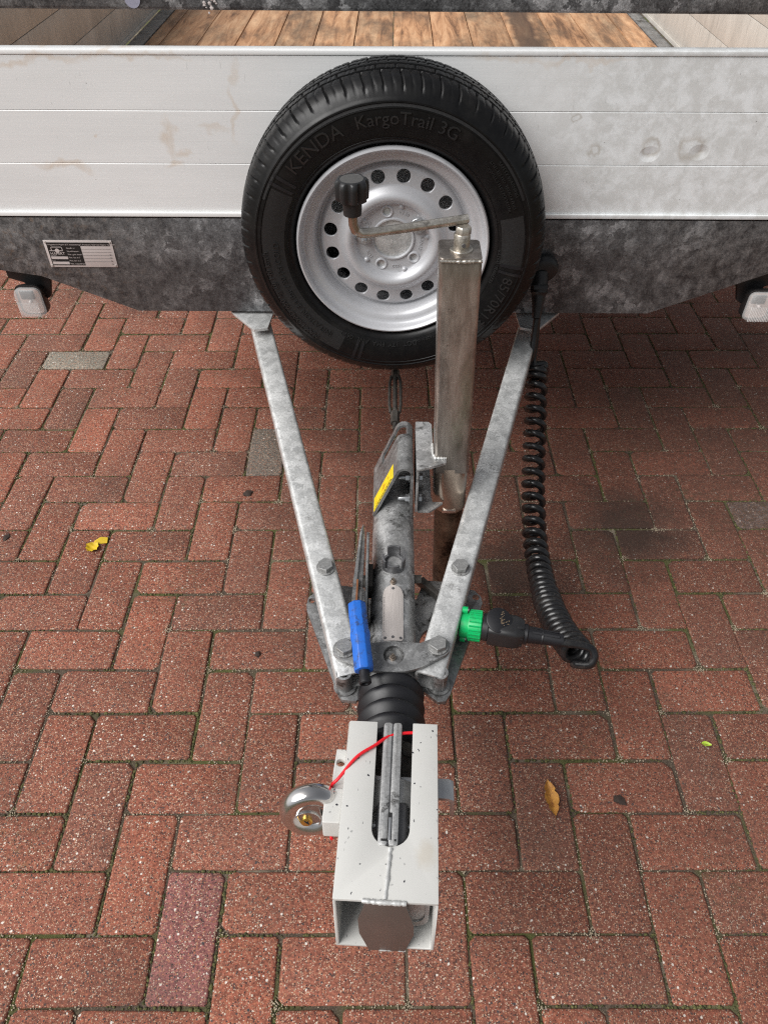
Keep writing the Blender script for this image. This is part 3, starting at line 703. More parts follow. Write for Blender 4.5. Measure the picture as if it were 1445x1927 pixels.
def side_y(r):
    for (r0, y0), (r1, y1) in zip(SIDE[:-1], SIDE[1:]):
        if r0 <= r <= r1: return y0 + (y1 - y0) * (r - r0) / (r1 - r0)
    return -.09
def ring_text(body, size, rad, deg, ext=.0016, name='raised_lettering'):
    vs, fs = text_geo(body, size, ext, 'CENTER', 3); out = []
    for x, y, z in vs:
        a = radians(deg) - x / rad; r = rad + y
        out.append((r * cos(a), r * sin(a), side_y(r) - .0002 - (z + ext) * .5))
    part(name, MB().add(out, fs, WM), 'letter', ty, smooth=30)
ring_text('KENDA', .034, .2215, 127)
ring_text('KargoTrail 3G', .030, .2235, 84)
ring_text('185/70R13', .028, .2230, -26)
ring_text('93N', .028, .2230, -60)
ring_text('MAX LOAD 650 kg @ 140 km/h', .0155, .2380, 206)
ring_text('INFLATION 3.4 Bar / 50 Psi COLD', .0155, .2170, 206)
ring_text('DOT  17Y  FMA  ANL  0620', .0135, .2040, -98)
ring_text('MADE IN CHINA', .0070, .2040, -72)
ring_text('RADIAL TUBELESS', .0085, .2000, -10)
ring_text('STEEL BELTED  TREAD 4 PLIES', .0075, .2330, 32)
ring_text('SIDEWALL 2 PLIES POLYESTER', .0075, .2230, 32)
ring_text('SAFETY WARNING', .0085, .2430, 33)
def band(r0, r1, a0, a1, h=.0010, n=24):
    mb = MB(); a = [radians(a0 + (a1 - a0) * i / n) for i in range(n + 1)]
    R = [r0 + (r1 - r0) * i / 4 for i in range(5)]
    vs = [(r * cos(t), r * sin(t), side_y(r) - h) for t in a for r in R]
    fs = [(i * 5 + j, i * 5 + j + 1, i * 5 + j + 6, i * 5 + j + 5) for i in range(n) for j in range(4)]
    return mb.add(vs, fs, WM)
for a in (146, 149.5, -9, -12.5, 250, 253): part('raised_bar', band(.209, .254, a, a + 1.5, .0012, 4), 'rubber', ty)
part('vent_rib', MB().lathe([(.2485, side_y(.2485)), (.2492, side_y(.2492) - .0012), (.2502, side_y(.2502) - .0012), (.2508, side_y(.2508))], 120, WM, (False, False))
     .lathe([(.1985, side_y(.1985)), (.1990, side_y(.199) - .0010), (.1998, side_y(.1998) - .0010), (.2004, side_y(.2004))], 120, WM, (False, False)), 'tyre', ty)
for r0, r1, a0, a1 in ((.206, .2475, 152, 243), (.2515, .2562, 22, 158), (.206, .2475, -52, -40), (.206, .2475, -8, 16)):
    part('matte_band', band(r0, r1, a0, a1, .0003, 60), 'matte', ty)
# rim
NR = 160
RP = [(.0385, -.044), (.0425, -.0445), (.066, -.0455), (.069, -.0475), (.0725, -.0535), (.0775, -.0595), (.0840, -.0622), (.0900, -.0610), (.0960, -.0560), (.1020, -.0500),
      (.1065, -.0478), (.120, -.0462), (.1345, -.0440), (.1395, -.0400), (.1425, -.0335)]
def rim_y(r):
    if r <= RP[0][0]: return RP[0][1]
    for (r0, y0), (r1, y1) in zip(RP[:-1], RP[1:]):
        if r0 <= r <= r1: return y0 + (y1 - y0) * (r - r0) / (r1 - r0)
    return RP[-1][1]
mb = MB()
mb.lathe([(.1420, -.0335), (.1450, -.0345), (.1470, -.0400), (.1500, -.0520), (.1535, -.0590), (.1580, -.0625), (.1640, -.0640), (.1695, -.0655), (.1725, -.0690), (.1745, -.0765), (.1765, -.0812), (.1795, -.0836), (.1822, -.0826), (.1838, -.0795), (.1842, -.0750), (.182, -.071)], NR, WM, (False, False))
mb.lathe([(.1420, -.0335), (.140, 0), (.158, .02), (.160, .06), (.174, .066), (.183, .075)], NR, WM, (False, False))
def holed(cr, hr, r0, r1, a0, nsec, per, wall):
    """A ring r0..r1 of the disc in nsec sectors, each pierced by a round hole of radius hr at radius cr."""
    for s in range(nsec):
        ac = a0 + 2 * pi * s / nsec; half = pi / nsec; b = []
        for i in range(per): b.append((r1, ac - half + 2 * half * i / per))
        for i in range(6): b.append((r1 + (r0 - r1) * i / 6, ac + half))
        for i in range(per): b.append((r0, ac + half - 2 * half * i / per))
        for i in range(6): b.append((r0 + (r1 - r0) * i / 6, ac - half))
        rg = []
        B = [(r * cos(a), r * sin(a)) for r, a in b]; c = (cr * cos(ac), cr * sin(ac))
        H = []
        for x, y in B:
            dx, dy = x - c[0], y - c[1]; q = hypot(dx, dy); H.append((c[0] + dx / q * hr, c[1] + dy / q * hr))
        for t in (0, .25, .5, .75, .93, 1.0):
            rg.append([(x + (hx - x) * t, y + (hy - y) * t, rim_y(hypot(x + (hx - x) * t, y + (hy - y) * t)) + (.0008 if t == 1 else 0)) for (x, y), (hx, hy) in zip(B, H)])
        rg.append([(p[0], p[1], p[2] + wall) for p in rg[-1]])
        mb.loft(rg, True, (False, False), WM)
A0 = radians(81)
holed(.1215, .0128, .1065, .1365, A0, 16, 10, .0035)
lr = [p for p in RP if p[0] >= .1365]; mb.lathe([(.1365, rim_y(.1365))] + lr, NR, WM @ RZ(A0 - pi / 16), (False, False))
mb.lathe([(.0690, rim_y(.069))] + [p for p in RP if .069 < p[0] < .1065] + [(.1065, rim_y(.1065))], NR, WM @ RZ(A0 - pi / 16), (False, False))
B0 = radians(102)
holed(.0555, .0074, .0425, .0690, B0, 5, 32, .006)
mb.lathe([(.0425, rim_y(.0425)), (.0408, -.0475), (.0385, -.0475), (.0372, -.044), (.0370, -.03)], NR, WM @ RZ(B0 - pi / 5), (False, False))
rim = part('rim', mb, 'rim', sw, smooth=38)
for s in range(5):                                       # raised seats round the wheel bolts, and the pressed lugs between
    a = B0 + 2 * pi * s / 5
    part('bolt_seat', MB().lathe([(.0078, .002), (.0080, -.0012), (.0098, -.0022), (.0118, -.0012), (.0128, .001)], 32, WM @ T(.0555 * cos(a), .0555 * sin(a), -.0452), (False, False)), 'rim', rim)
for a in (47, 118, 190, 262, 335):
    part('pressed_lug', MB().lathe([(.0001, -.004), (.003, -.0034), (.005, -.0015), (.0058, .002)], 20, WM @ T(.0665 * cos(radians(a + 29)), .0665 * sin(radians(a + 29)), -.0462), (False, False)), 'rim', rim)
def rim_text(b, deg, rad=.0555):
    vs, fs = text_geo(b, .0095, .0004, 'CENTER', 2)
    part('stamped_lettering', MB().add([((rad - .003 + y) * cos(radians(deg) - x / rad), (rad - .003 + y) * sin(radians(deg) - x / rad), -.0457 - z) for x, y, z in vs], fs, WM), 'rim', rim)
rim_text('SÜD', 150); rim_text('ET30', 68); rim_text('5.5Jx13', -8); rim_text('TÜV', 214); rim_text('1022', -82)
part('hub_cover', MB().lathe([(0, -.040), (.0372, -.040), (.0372, -.036)], 48, WM), 'galvd', sw)
part('cover_hole', MB().lathe([(.0040, -.0404), (.0040, -.0400)], 20, WM @ T(0, -.020, 0)), 'dark', sw)
nut = hexbolt('wheel_nut', .0190, .0095, 'zinc', .0150, .0028, .0055)
for s in (1, 4):
    a = B0 + 2 * pi * s / 5
    placed('wheel_nut', nut, frame(WM @ Vector((.0555 * cos(a), .0555 * sin(a), -.0474)), (0, -1, 0)), sw)
# ------------------------------------------------------------------ overrun hitch between the drawbar arms
hi = thing('overrun_hitch', 'galvanised overrun hitch tube between the drawbar arms with black bellows and blue handled brake lever', 'tow hitch', (0.005, .70, .34))
TX, TH, TR = .0055, -.037, .0385               # tube: x, height of its axis, radius
def tubeM(Y): return D @ T(TX, (Y - .709) * KS, TH) @ RX(-pi / 2)    # local z runs back along the tube, local y is down
part('tube', MB().lathe([(TR - .005, 0), (TR, 0), (TR, .06), (TR, .16), (TR, .28), (TR, .46), (TR - .005, .46), (TR - .005, .0)], 64, tubeM(.668), (False, False)), 'galv2', hi)
# bellows
bp = [(.040, .0)]
L0, nb = .150, 5
for i in range(nb * 8 + 1):
    t = i / (nb * 8); ph = (i % 8) / 8
    bp.append((.0435 + .0105 * (.5 - .5 * cos(2 * pi * ph)) ** .8 - .002 * t, .004 + L0 * t))
BL_A, BL_B = Vector((.003, .672, .346)), Vector((.004, .505, .392))
be = part('bellows', MB().lathe(bp + [(.036, L0 + .006)], 64, frame(BL_A, BL_B - BL_A)), 'rubber', hi, smooth=60)
# cross plate with its two ears
eL, eR = (-.0715, .7065), (.0785, .7130)
def dloc(p): return (p[0], (p[1] - .709) * KS)
eLl, eRl = dloc(eL), dloc(eR)
out = arc(*eRl, .0195, -75, 85, 10) + [(.05, .0105), (.0072, .0125), (-.030, .0100)] + arc(*eLl, .0195, 95, 255, 10) + [(-.0360, -.0385), (-.014, -.0412), (.0072, -.0415), (.028, -.0405), (.052, -.033)]
hole = circ(.0072, -.0120, .0165, 28)
cp = part('cross_plate', MB().prism(out, .0022, .0098, D, [hole[::-1]]), 'galvd', hi, .0012)
for e in (eLl, eRl): placed('bolt', bolt16, D @ T(e[0], e[1], .0099) @ RZ(.4), cp)
# grease nipples
gn = MB().lathe([(.0055, 0), (.0055, .003), (.0035, .0035), (.0032, .008), (.0022, .009), (.0030, .011), (.0018, .013)], 14).mesh('grease_nipple', M['bronze'])
for Y, ring in ((.8400, 1), (.6960, 0)): placed('grease_nipple', gn, D @ T(TX, (Y - .709) * KS, TH + TR - .0004), hi)
# rating plate, curved onto the tube
def wrap(outline2d, h, t, name, mat, parent, grid=14):
    """A plate given as (arc length, Y) outline bent round the tube, h above it."""
    mb = MB(); xs_ = [p[0] for p in outline2d]
    top, bot = [], []
    def pt(a, Y, hh): q = a / TR; return DP(TX + (TR + hh) * sin(q), Y, TH + (TR + hh) * cos(q))
    half = max(xs_); n = len(outline2d)
    # strips across the width, each as long as the outline allows
    def ext(a):
        ys = []
        for i in range(n):
            (a0, y0), (a1, y1) = outline2d[i], outline2d[(i + 1) % n]
            if (a0 - a) * (a1 - a) <= 0 and a0 != a1: ys.append(y0 + (y1 - y0) * (a - a0) / (a1 - a0))
        return min(ys), max(ys)
    cols = [-half * .999 + 2 * half * .999 * i / grid for i in range(grid + 1)]
    rg = []
    for a in cols:
        lo, hi_ = ext(a); rg.append([pt(a, lo, h), pt(a, hi_, h), pt(a, hi_, h + t), pt(a, lo, h + t)])
    mb.loft(rg); return part(name, mb, mat, parent)
st = arc(0, .8165, .0175, 0, 180, 12) + [(-.0175, .735)] + arc(-.0115, .733, .006, 180, 270, 4) + arc(.0115, .733, .006, 270, 360, 4)
rp = wrap(st, .0003, .0010, 'rating_plate', 'plate', hi)
for a, Y in ((0, .827), (0, .7335), (-.0125, .7325), (.0125, .7325)):
    q = a / TR; c = DP(TX + (TR + .0013) * sin(q), Y, TH + (TR + .0013) * cos(q))
    part('plate_rivet', MB().lathe([(.0016, 0), (.0026, .0), (.0024, .0007), (.0014, .0007)], 14, frame(c, (sin(q), 0, cos(q)))), 'dsteel', rp)
mk = MB(); mr2 = random.Random(8)
for i in range(26):                                   # stamped figures worn down to ticks along the left edge
    q = -.0148 / TR; Y = .745 + i * .0026 + mr2.uniform(-.0005, .0005); c = DP(TX + (TR + .00135) * sin(q), Y, TH + (TR + .00135) * cos(q))
    mk.box((0, 0, 0), (mr2.uniform(.0006, .0018), .0009, .00015), T(*c) @ RY(q))
part('stamped_marks', mk, 'dsteel', rp)
# ring clip standing on the tube
cm = D @ T(.0062, (.878 - .709) * KS, TH + TR - .001)
cl_ = MB()
for a0, a1, h in ((55, 125, .031), (165, 222, .026), (238, 302, .021), (318, 375, .026)):
    seg = arc(0, 0, .0205, a0, a1, 10) + arc(0, 0, .0172, a1, a0, 10)
    cl_.prism(seg, .0005, h, cm)
cl_.prism(circ(0, 0, .0205, 40), -.006, .007, cm, [circ(0, 0, .0165, 40)[::-1]])
part('ring_clip', cl_, 'dsteel', hi, .0006)
# base plate under the arms
bo = [(-.105, .893), (-.129, .876), (-.1395, .871), (-.1475, .862), (-.1495, .846), (-.1480, .833), (-.0830, .662), (-.0765, .652), (-.0530, .6495), (-.044, .664), (-.028, .684), (.005, .694), (.038, .684), (.058, .668),
      (.0790, .6495), (.0915, .6515), (.0995, .664), (.1670, .853), (.1655, .868), (.1545, .882), (.140, .885), (.120, .900), (.062, .905), (.055, .880), (.048, .86), (-.040, .86), (-.048, .885)]
BZ = .337
part('base_plate', MB().prism(bo, BZ, BZ + .008, I4, [circ(-.1405, .855, .006, 16)[::-1], circ(.1560, .866, .0065, 16)[::-1], circ(.074, .765, .022, 24, .030)[::-1]]), 'galvd', hi, .0015)
for q_, a_, b_ in (([(-.128, .800), (-.079, .668), (-.073, .668), (-.120, .806)], -.03, 0), ([(.148, .806), (.095, .668), (.089, .668), (.140, .812)], -.03, 0), ([(.048, .895), (.062, .900), (.092, .862), (.085, .856)], .008, .024)):
    part('base_rib', MB().prism(q_, BZ + a_, BZ + b_), 'grime', hi, .001)
for x, y in ((.0815, .679), (-.0720, .676)):
    part('spacer_sleeve', MB().lathe([(.0125, 0), (.0125, .050), (.0085, .050), (.0085, .0)], 28, T(x, y, BZ + .0082) @ RX(DA)), 'galvd', hi)
    part('sleeve_washer', MB().lathe([(.0185, 0), (.0190, .0006), (.0185, .0028), (.0126, .0028)], 28, T(x, y, BZ + .0081)), 'galvd', hi)
part('tube_bolt', MB().cyl(DP(.043, .872, TH), DP(.056, .872, TH), .0085, 6), 'grime', hi)
# bent hood over the tube and, bolted through it, the channel that carries the jack
HP = [(.0405, .392), (.0405, .516)] + [(.0245 + .016 * cos(radians(a)), .518 + .016 * sin(radians(a))) for a in range(15, 156, 14)] + [(-.0340, .4145)]
HY0, HY1 = 1.003, 1.1385
def hood():
    path = [Vector(p) for p in HP]; ext = [path[0]]
    for a, b in zip(path[:-1], path[1:]):
        n = max(1, int((b - a).length / .0085)); ext += [a.lerp(b, (i + 1) / n) for i in range(n)]
    ys = [HY0, HY0 + .04, HY0 + .075, HY0 + .0985, HY0 + .1235, HY1]
    o2 = thicken([tuple(p) for p in ext], .0048); n = len(ext); A = o2[:n]; B = list(reversed(o2[n:]))
    ia = next(i for i, p in enumerate(ext) if p.x < .030 and p.y > .50); ib = next(i for i, p in enumerate(ext) if p.x < -.016)
    vs, fs = [], []
    for y in ys: vs += [(p[0], y, p[1]) for p in A] + [(p[0], y, p[1]) for p in B]
    S = 2 * n; gap = lambda i, k: k == 3 and ia <= i < ib
    for k in range(len(ys) - 1):
        for i in range(n - 1):
            if gap(i, k): continue
            for o_ in (0, n): fs.append((k * S + o_ + i, k * S + o_ + i + 1, (k + 1) * S + o_ + i + 1, (k + 1) * S + o_ + i))
        for i in (0, n - 1): fs.append((k * S + i, (k + 1) * S + i, (k + 1) * S + n + i, k * S + n + i))
    for k in (0, len(ys) - 1):
        for i in range(n - 1): fs.append((k * S + i, k * S + i + 1, k * S + n + i + 1, k * S + n + i))
    for k in (3, 4):
        for i in range(ia, ib): fs.append((k * S + i, k * S + i + 1, k * S + n + i + 1, k * S + n + i))
    for i in (ia, ib): fs.append((3 * S + i, 4 * S + i, 4 * S + n + i, 3 * S + n + i))
    return MB().add(vs, fs), A, B
hm, HA, HB = hood()
ho = part('jack_hood', hm, 'galvd', hi, smooth=40)
# warning label on its slope
fa, fb = Vector((.0100, 0, .5245)), Vector((-.0340, 0, .4145)); fa = Vector((HP[-2][0], 0, HP[-2][1])); fb = Vector((HP[-1][0], 0, HP[-1][1]))
nrm = Vector((-(fa.z - fb.z), 0, fa.x - fb.x)).normalized()
if nrm.x > 0: nrm = -nrm
face_off = max((Vector((p[0], 0, p[1])) - fa).dot(nrm) for p in (HA[-1], HB[-1]))
lm = Matrix((((fb - fa).normalized()), Vector((0, 1, 0)), nrm)).transposed().to_4x4(); lm.translation = fa + nrm * (face_off + .0002)
LN = (fb - fa).length
def lq(x0, y0, x1, y1): return [(LN * x0, HY0 + y0), (LN * x1, HY0 + y0), (LN * x1, HY0 + y1), (LN * x0, HY0 + y1)]
lb = part('warning_label', MB().prism(lq(.13, .003, .93, .039), 0, .0003, lm), 'yellow', ho)
ink = MB()
for x0, x1, y in ((.17, .89, .0045), (.22, .84, .0085)): ink.prism(lq(x0, y, x1, y + .0012), .0003, .00045, lm)
for i in range(9): ink.prism(lq(.20 + i * .075, .0062, .20 + i * .075 + .04, .0074), .0003, .00045, lm)
part('print', ink, 'ink', lb)
ink2 = MB().prism(lq(.20, .0145, .86, .0365), .0003, .00042, lm, [lq(.215, .0157, .845, .0353)[::-1]])
ink2.prism(lq(.42, .0215, .62, .0245), .0003, .00042, lm).prism(lq(.50, .0185, .54, .0315), .0003, .00042, lm).prism(lq(.30, .0230, .36, .0285), .0003, .00042, lm)
M['orange'] = m_plain('orange_print', (.55, .26, .01), .4); part('pictogram', ink2, 'orange', lb)
nb_ = hexbolt('bolt', .0130, .0065, 'zinc', .0100, .002, .0045); nh = hexbolt('bolt_head', .0130, .0055, 'zinc', .0)
for Y, Z in ((1.030, .4900), (1.022, .4440), (1.105, .475)):
    placed('bolt', nb_, frame((.0355, Y, Z), (-1, 0, 0)), ho)
    placed('bolt', nh, frame((.0502, Y, Z), (1, 0, 0)), ho)

# ------------------------------------------------------------------ handbrake lever (part of the hitch)
lv = MB()
path = [(-.0492, .955, .440), (-.0500, .93, .445), (-.0515, .87, .450), (-.0535, .81, .454), (-.0540, .765, .4555)]
rings = []
for (x, y, z), w, h in zip(path, (.0025, .0085, .0125, .0155, .0160), (.006, .014, .020, .024, .024)):
    rings.append([(x - w * .5, y, z - h), (x - w * .5, y, z), (x - w * .12, y, z + .0012), (x + w * .10, y, z - .003), (x + w * .5, y, z - .004), (x + w * .5, y, z - h)])
lv.loft(rings)
le = part('brake_lever', lv, 'galvd', hi)
part('rust_streak', MB().box((-.0541, .790, .4552), (.0030, .048, .0012), T(-.0541, .79, .4552) @ RX(-.028) @ T(.0541, -.79, -.4552)), 'rusty', le)
part('lever_cheek', MB().prism([(.925, .452), (.935, .440), (.86, .365), (.80, .350), (.765, .385), (.760, .425), (.80, .440)], -.0415, -.0375, Matrix(((0, 0, 1, 0), (1, 0, 0, 0), (0, 1, 0, 0), (0, 0, 0, 1)))), 'galvd', le, .0008)
part('lever_pivot', MB().cyl((-.058, .855, .40), (-.03, .855, .40), .011, 16).box((-.034, .86, .395), (.008, .05, .035)), 'grime', le)
ga, gb = Vector((-.0535, .7620, .456)), Vector((-.0385, .6490, .4335)); gx = gb - ga
gm = frame(ga, gx)
def oct_(r): return [(r * cos(2 * pi * i / 8 + .39), r * sin(2 * pi * i / 8 + .39)) for i in range(8)]
gl_ = gx.length
gp = [(0, .0130), (.003, .0152), (.020, .0158), (.048, .0152), (.056, .0170), (.062, .0168), (.068, .0156), (.095, .0158), (gl_ - .004, .0162), (gl_, .0148)]
part('grip', MB().loft([[(*p, h) for p in oct_(r)] for h, r in gp], True, (True, True), gm), 'blue', le, .0012, smooth=40)
part('lever_tip', MB().lathe([(.0080, gl_ - .002), (.0082, gl_ + .012), (.0095, gl_ + .015), (.0095, gl_ + .020), (.0080, gl_ + .0215), (.0055, gl_ + .0212), (.0050, gl_ + .016)], 28, gm), 'rubber', le)
vs_, fs_ = text_geo('', .01) if False else ([], [])

# ------------------------------------------------------------------ coupling head and the lock box round it
BX = Vector((.0087, .234, -.0245)).normalized(); BO = Vector((-.0021, .3055, .4755))
bx_ = Vector((0, 0, 1)).cross(BX); bx_ = -bx_ if bx_.x < 0 else bx_; bx_.normalize(); bz_ = bx_.cross(BX).normalized()
BM = Matrix((bx_, BX, bz_)).transposed().to_4x4(); BM.translation = BO      # local x right, y back along the box, z up; origin at the middle of the top front edge
def BP(x, y, z): return BM @ Vector((x, y, z))
BW_, BH_, BLn, WT = .125, .1310, .2490, .0042
hd = thing('ball_coupling', 'cast grey ball coupling with raised handle inside the pale lock box', 'coupling', tuple(BP(0, .12, -.10)))
part('coupling_body', MB().loft([[BP(.003 + a * w, y, -.062 + b * h) for a, b in circ(0, 0, 1, 24)] for y, w, h in ((.035, .036, .030), (.042, .043, .042), (.07, .046, .048), (.10, .044, .046), (.135, .037, .038), (.17, .033, .034), (.235, .030, .030), (.27, .028, .028))]), 'cast', hd, smooth=60)
part('coupling_collar', MB().loft([[BP(.003 + a * w, y, -.050 + b * w) for a, b in circ(0, 0, 1, 32)] for y, w in ((.128, .030), (.130, .037), (.150, .040), (.168, .0385), (.170, .030))]), 'cast', hd, smooth=40)
part('coupling_shroud', MB().loft([[BP(.022 + a * w, y, -.063 + b * h) for a, b in rrect(-1, -1, 1, 1, .45, 6)] for y, w, h in ((.024, .030, .043), (.020, .032, .046), (.022, .027, .040), (.05, .027, .040))]), 'cast', hd, smooth=40)
# black shaft end with two bolts behind the head
part('shaft_neck', MB().loft([[BP(.003 + a * .034, y, -.060 + b * .036) for a, b in circ(0, 0, 1, 24)] for y in (.165, .238)]), 'grime', hd)
for y in (.190, .225): part('neck_bolt', MB().lathe([(.012, 0), (.012, .008), (.009, .011)], 20, BM @ T(.018, y, -.036) @ RY(.4)), 'grime', hd)
# latch block under the handle
part('latch_block', MB().loft([[BP(.0035 + a * k, y, -.030 + b * k2) for a, b in rrect(-.021, -.018, .021, .018, .006, 3)] for y, k, k2 in ((.078, .85, .85), (.084, 1, 1), (.128, 1, 1), (.134, .9, .9))]), 'dsteel', hd, smooth=40)
for s in (-1, 1): part('latch_pin', MB().cyl(BP(.0035 + s * .021, .105, -.024), BP(.0035 + s * .0245, .105, -.024), .0035, 14), 'zinc', hd)
hx0, hx1 = -.0135, .0125
hn = MB()
for a, b in ((hx0, -.0008), (-.0002, hx1)):
        hn.loft([[BP(p[0], p[1], z) for p in rrect(a + i_, .0665 + i_, b - i_, .2480 - i_, .0035, 3)] for z, i_ in ((-.018, 0), (-.002, 0), (.0012, .0008), (.0022, .003))])
hd_ = part('handle', hn, 'cast', hd, smooth=45)
part('handle_seam', MB().box((-.0005, .157, -.004), (.0010, .178, .010), BM), 'dsteel', hd_)
part('handle_slot', MB().box((.0010, .092, .0021), (.0052, .036, .0010), BM).box((-.0050, .0735, .0021), (.0085, .003, .0010), BM).box((.0085, .0735, .0021), (.0025, .0025, .0010), BM), 'dark', hd_)
part('latch_tongue', MB().box((.0012, .088, .0018), (.0034, .030, .0034), BM), 'zinc', hd_, .0006)

lk = thing('coupling_lock', 'pale grey steel lock box pushed over the coupling head with octagonal brown front plate', 'coupling lock', tuple(BP(0, .12, -BH_)))
sl0, sl1 = -.0215, .0265; scx, sr_ = (sl0 + sl1) / 2, (sl1 - sl0) / 2
top = [(-BW_ / 2, 0), (BW_ / 2, 0), (BW_ / 2, BLn), (sl1 + .001, BLn)] + [(scx + sr_ * cos(radians(a)), .0665 + sr_ + sr_ * sin(radians(a))) for a in range(0, -181, -12)] + [(sl0 - .001, BLn), (-BW_ / 2, BLn)]
body = MB().prism(top, -WT, 0, BM)
U = [(-BW_ / 2, -WT), (-BW_ / 2, -BH_), (BW_ / 2, -BH_), (BW_ / 2, -WT), (BW_ / 2 - WT, -WT), (BW_ / 2 - WT, -BH_ + WT), (-BW_ / 2 + WT, -BH_ + WT), (-BW_ / 2 + WT, -WT)]
XZl = Matrix(((1, 0, 0, 0), (0, 0, 1, 0), (0, 1, 0, 0), (0, 0, 0, 1)))
body.prism(U, 0, BLn, BM @ XZl)
lbody = part('lock_body', body, 'lock', lk, .0016, smooth=40)
fo = [(-.0235, -.0005), (.0235, -.0005), (.0350, -.055), (.0357, -.080), (.0252, -.1305), (-.0200, -.1305), (-.0318, -.082), (-.0330, -.045)]
part('front_plate', MB().prism(fo, -.0035, .0005, BM @ XZl), 'brown', lk, .0005)
def bead(pts, r, n=8, wob=.25, seed=1):
    b_ = random.Random(seed); mb = MB(); P = [Vector(p) for p in pts]; k = 0; S = []
    for i in range(n * (len(P) - 1) + 1):
        t = i / n; a = int(min(t, len(P) - 2)); S.append(P[a].lerp(P[a + 1], t - a))
    f = [1 + wob * b_.uniform(-1, 1) for _ in S]
    return mb.tube(S, lambda t: r * f[int(round(t * (len(S) - 1)))], 8)
part('weld_seam', bead([BP(.0030, .064, -.0004), BP(.0015, .035, -.0004), BP(-.0005, .002, -.0006)], .0029, 12, .22, 2), 'weld', lk, smooth=70)
part('weld_seam', bead([BP(-.0275, .000, -.0008), BP(-.012, -.0012, -.0004), (BP(.010, -.0012, -.0006)), BP(.0245, -.0008, -.0012)], .0030, 8, .2, 3), 'weld', lk, smooth=70)
part('weld_seam', bead([BP(-.0205, -.0008, -.1300), BP(.003, -.0016, -.1300), BP(.0265, -.0008, -.1300)], .0026, 9, .25, 4), 'weld', lk, smooth=70)
# ear on the left side that carries the padlock
ear = [(-.0795, .104), (-.0630, .104), (-.0630, .214), (-.0785, .214), (-.0800, .18)]
part('side_ear', MB().prism(ear, -.028, -.020, BM, [circ(-.0712, .193, .0062, 20)[::-1]]), 'lock', lk, .0008)
part('ear_block', MB().loft([[BP(x, y, z) for y, z in ((.1005, -.012), (.150, -.012), (.150, -.055), (.108, -.055), (.1005, -.048))] for x in (-.0628, -.0870)]), 'lock', lk, .003, seg=3)
part('weld_seam', bead([BP(-.0632, .10, -.0215), BP(-.0632, .214, -.0225)], .0022, 40, .35, 5), 'weld', lk, smooth=70)
part('ear_socket', MB().lathe([(.0065, 0), (.0065, .0012), (.0045, .0012)], 20, frame(BP(-.0795, .140, -.0120), bz_)), 'dsteel', lk)
# zinc cross bar through the box, hooked down on the right
zb = MB().box((-.002, .163, -.026), (.130, .030, .006), BM)
zb.loft([[BP(x, y, z) for y in (.148, .178)] + [BP(x2, y, z2) for y in (.178, .148)] for x, z, x2, z2 in ((.0630, -.0290, .0630, -.0230), (.0760, -.0290, .0780, -.0230), (.0815, -.033, .0855, -.0280), (.0820, -.066, .0880, -.066))])
part('cross_bar', zb, 'zinc', lk, .0012)

pdl = thing('padlock', 'round chrome disc padlock with brass keyhole hooked through the lock box ear', 'padlock', tuple(BP(-.108, .135, -.06)))
pc = BP(-.1050, .1330, -.0400); pn = Vector((.10, -.90, .22)).normalized(); pm = frame(pc, pn) @ Matrix.Scale(1.12, 4)
# frame x = up x z
rngs = []
for s in range(41):                              # a thick round-rimmed disc open on the right, where the ear enters
    a = radians(28 + 304 * s / 40)
    q = 1.0 if 2 <= s <= 38 else .9
    sec = []
    for k in range(20):
        t = 2 * pi * k / 20; rr = .0300 + .0090 * q * cos(t) * (1 if cos(t) > 0 else 1.9); sec.append((rr * cos(a), rr * sin(a), .0125 * q * sin(t)))
    rngs.append(sec)
pbody = part('padlock_body', MB().loft(rngs, True, (True, True), pm), 'chrome', pdl, smooth=60)
part('padlock_face', MB().prism([(.030 * cos(radians(a)), .030 * sin(radians(a))) for a in range(30, 331, 10)] + [(.012, -.012), (.010, .012)], -.0085, .0078, pm), 'satin', pdl, .0015)
part('face_ring', MB().lathe([(.0150, .0078), (.0155, .0095), (.0165, .0098), (.0172, .0078)], 32, pm @ T(-.0070, -.010, 0), (False, False)), 'chrome', pdl)
kc = part('key_cylinder', MB().lathe([(.0070, .0078), (.0070, .0100), (.0062, .0104), (0, .0104)], 28, pm @ T(-.0070, -.010, 0)), 'brass', pdl)
part('keyhole', MB().box((0, 0, .0105), (.0018, .0085, .0004), pm @ T(-.0070, -.010, 0) @ RZ(.7)).box((.001, 0, .0105), (.004, .0022, .0004), pm @ T(-.0070, -.010, 0) @ RZ(.7)), 'dark', kc)
part('shackle', MB().tube(spline([BP(-.0850, .128, -.020), BP(-.0790, .138, -.0135), BP(-.0745, .142, -.016), BP(-.0740, .142, -.030)], 6), .0048, 12), 'chrome', pdl)

rc = MB().tube(spline([BP(.044, .225, -.012), BP(.0330, .2360, -.006), BP(.0105, .2325, -.0030), BP(-.0080, .2230, .0010), BP(-.0240, .2080, .0030), BP(-.0480, .1880, .0034), BP(-.0700, .1610, -.0060), BP(-.0790, .1560, -.016), BP(-.0810, .1560, -.040), BP(-.0800, .148, -.0590), BP(-.0780, .118, -.0600), BP(-.0760, .103, -.0600)], 8), .0023, 10)
rco = part('safety_cord', rc, 'red', None, smooth=60)
tag(rco, 'thin red plastic cord running over the pale lock box to the padlock', 'cord')

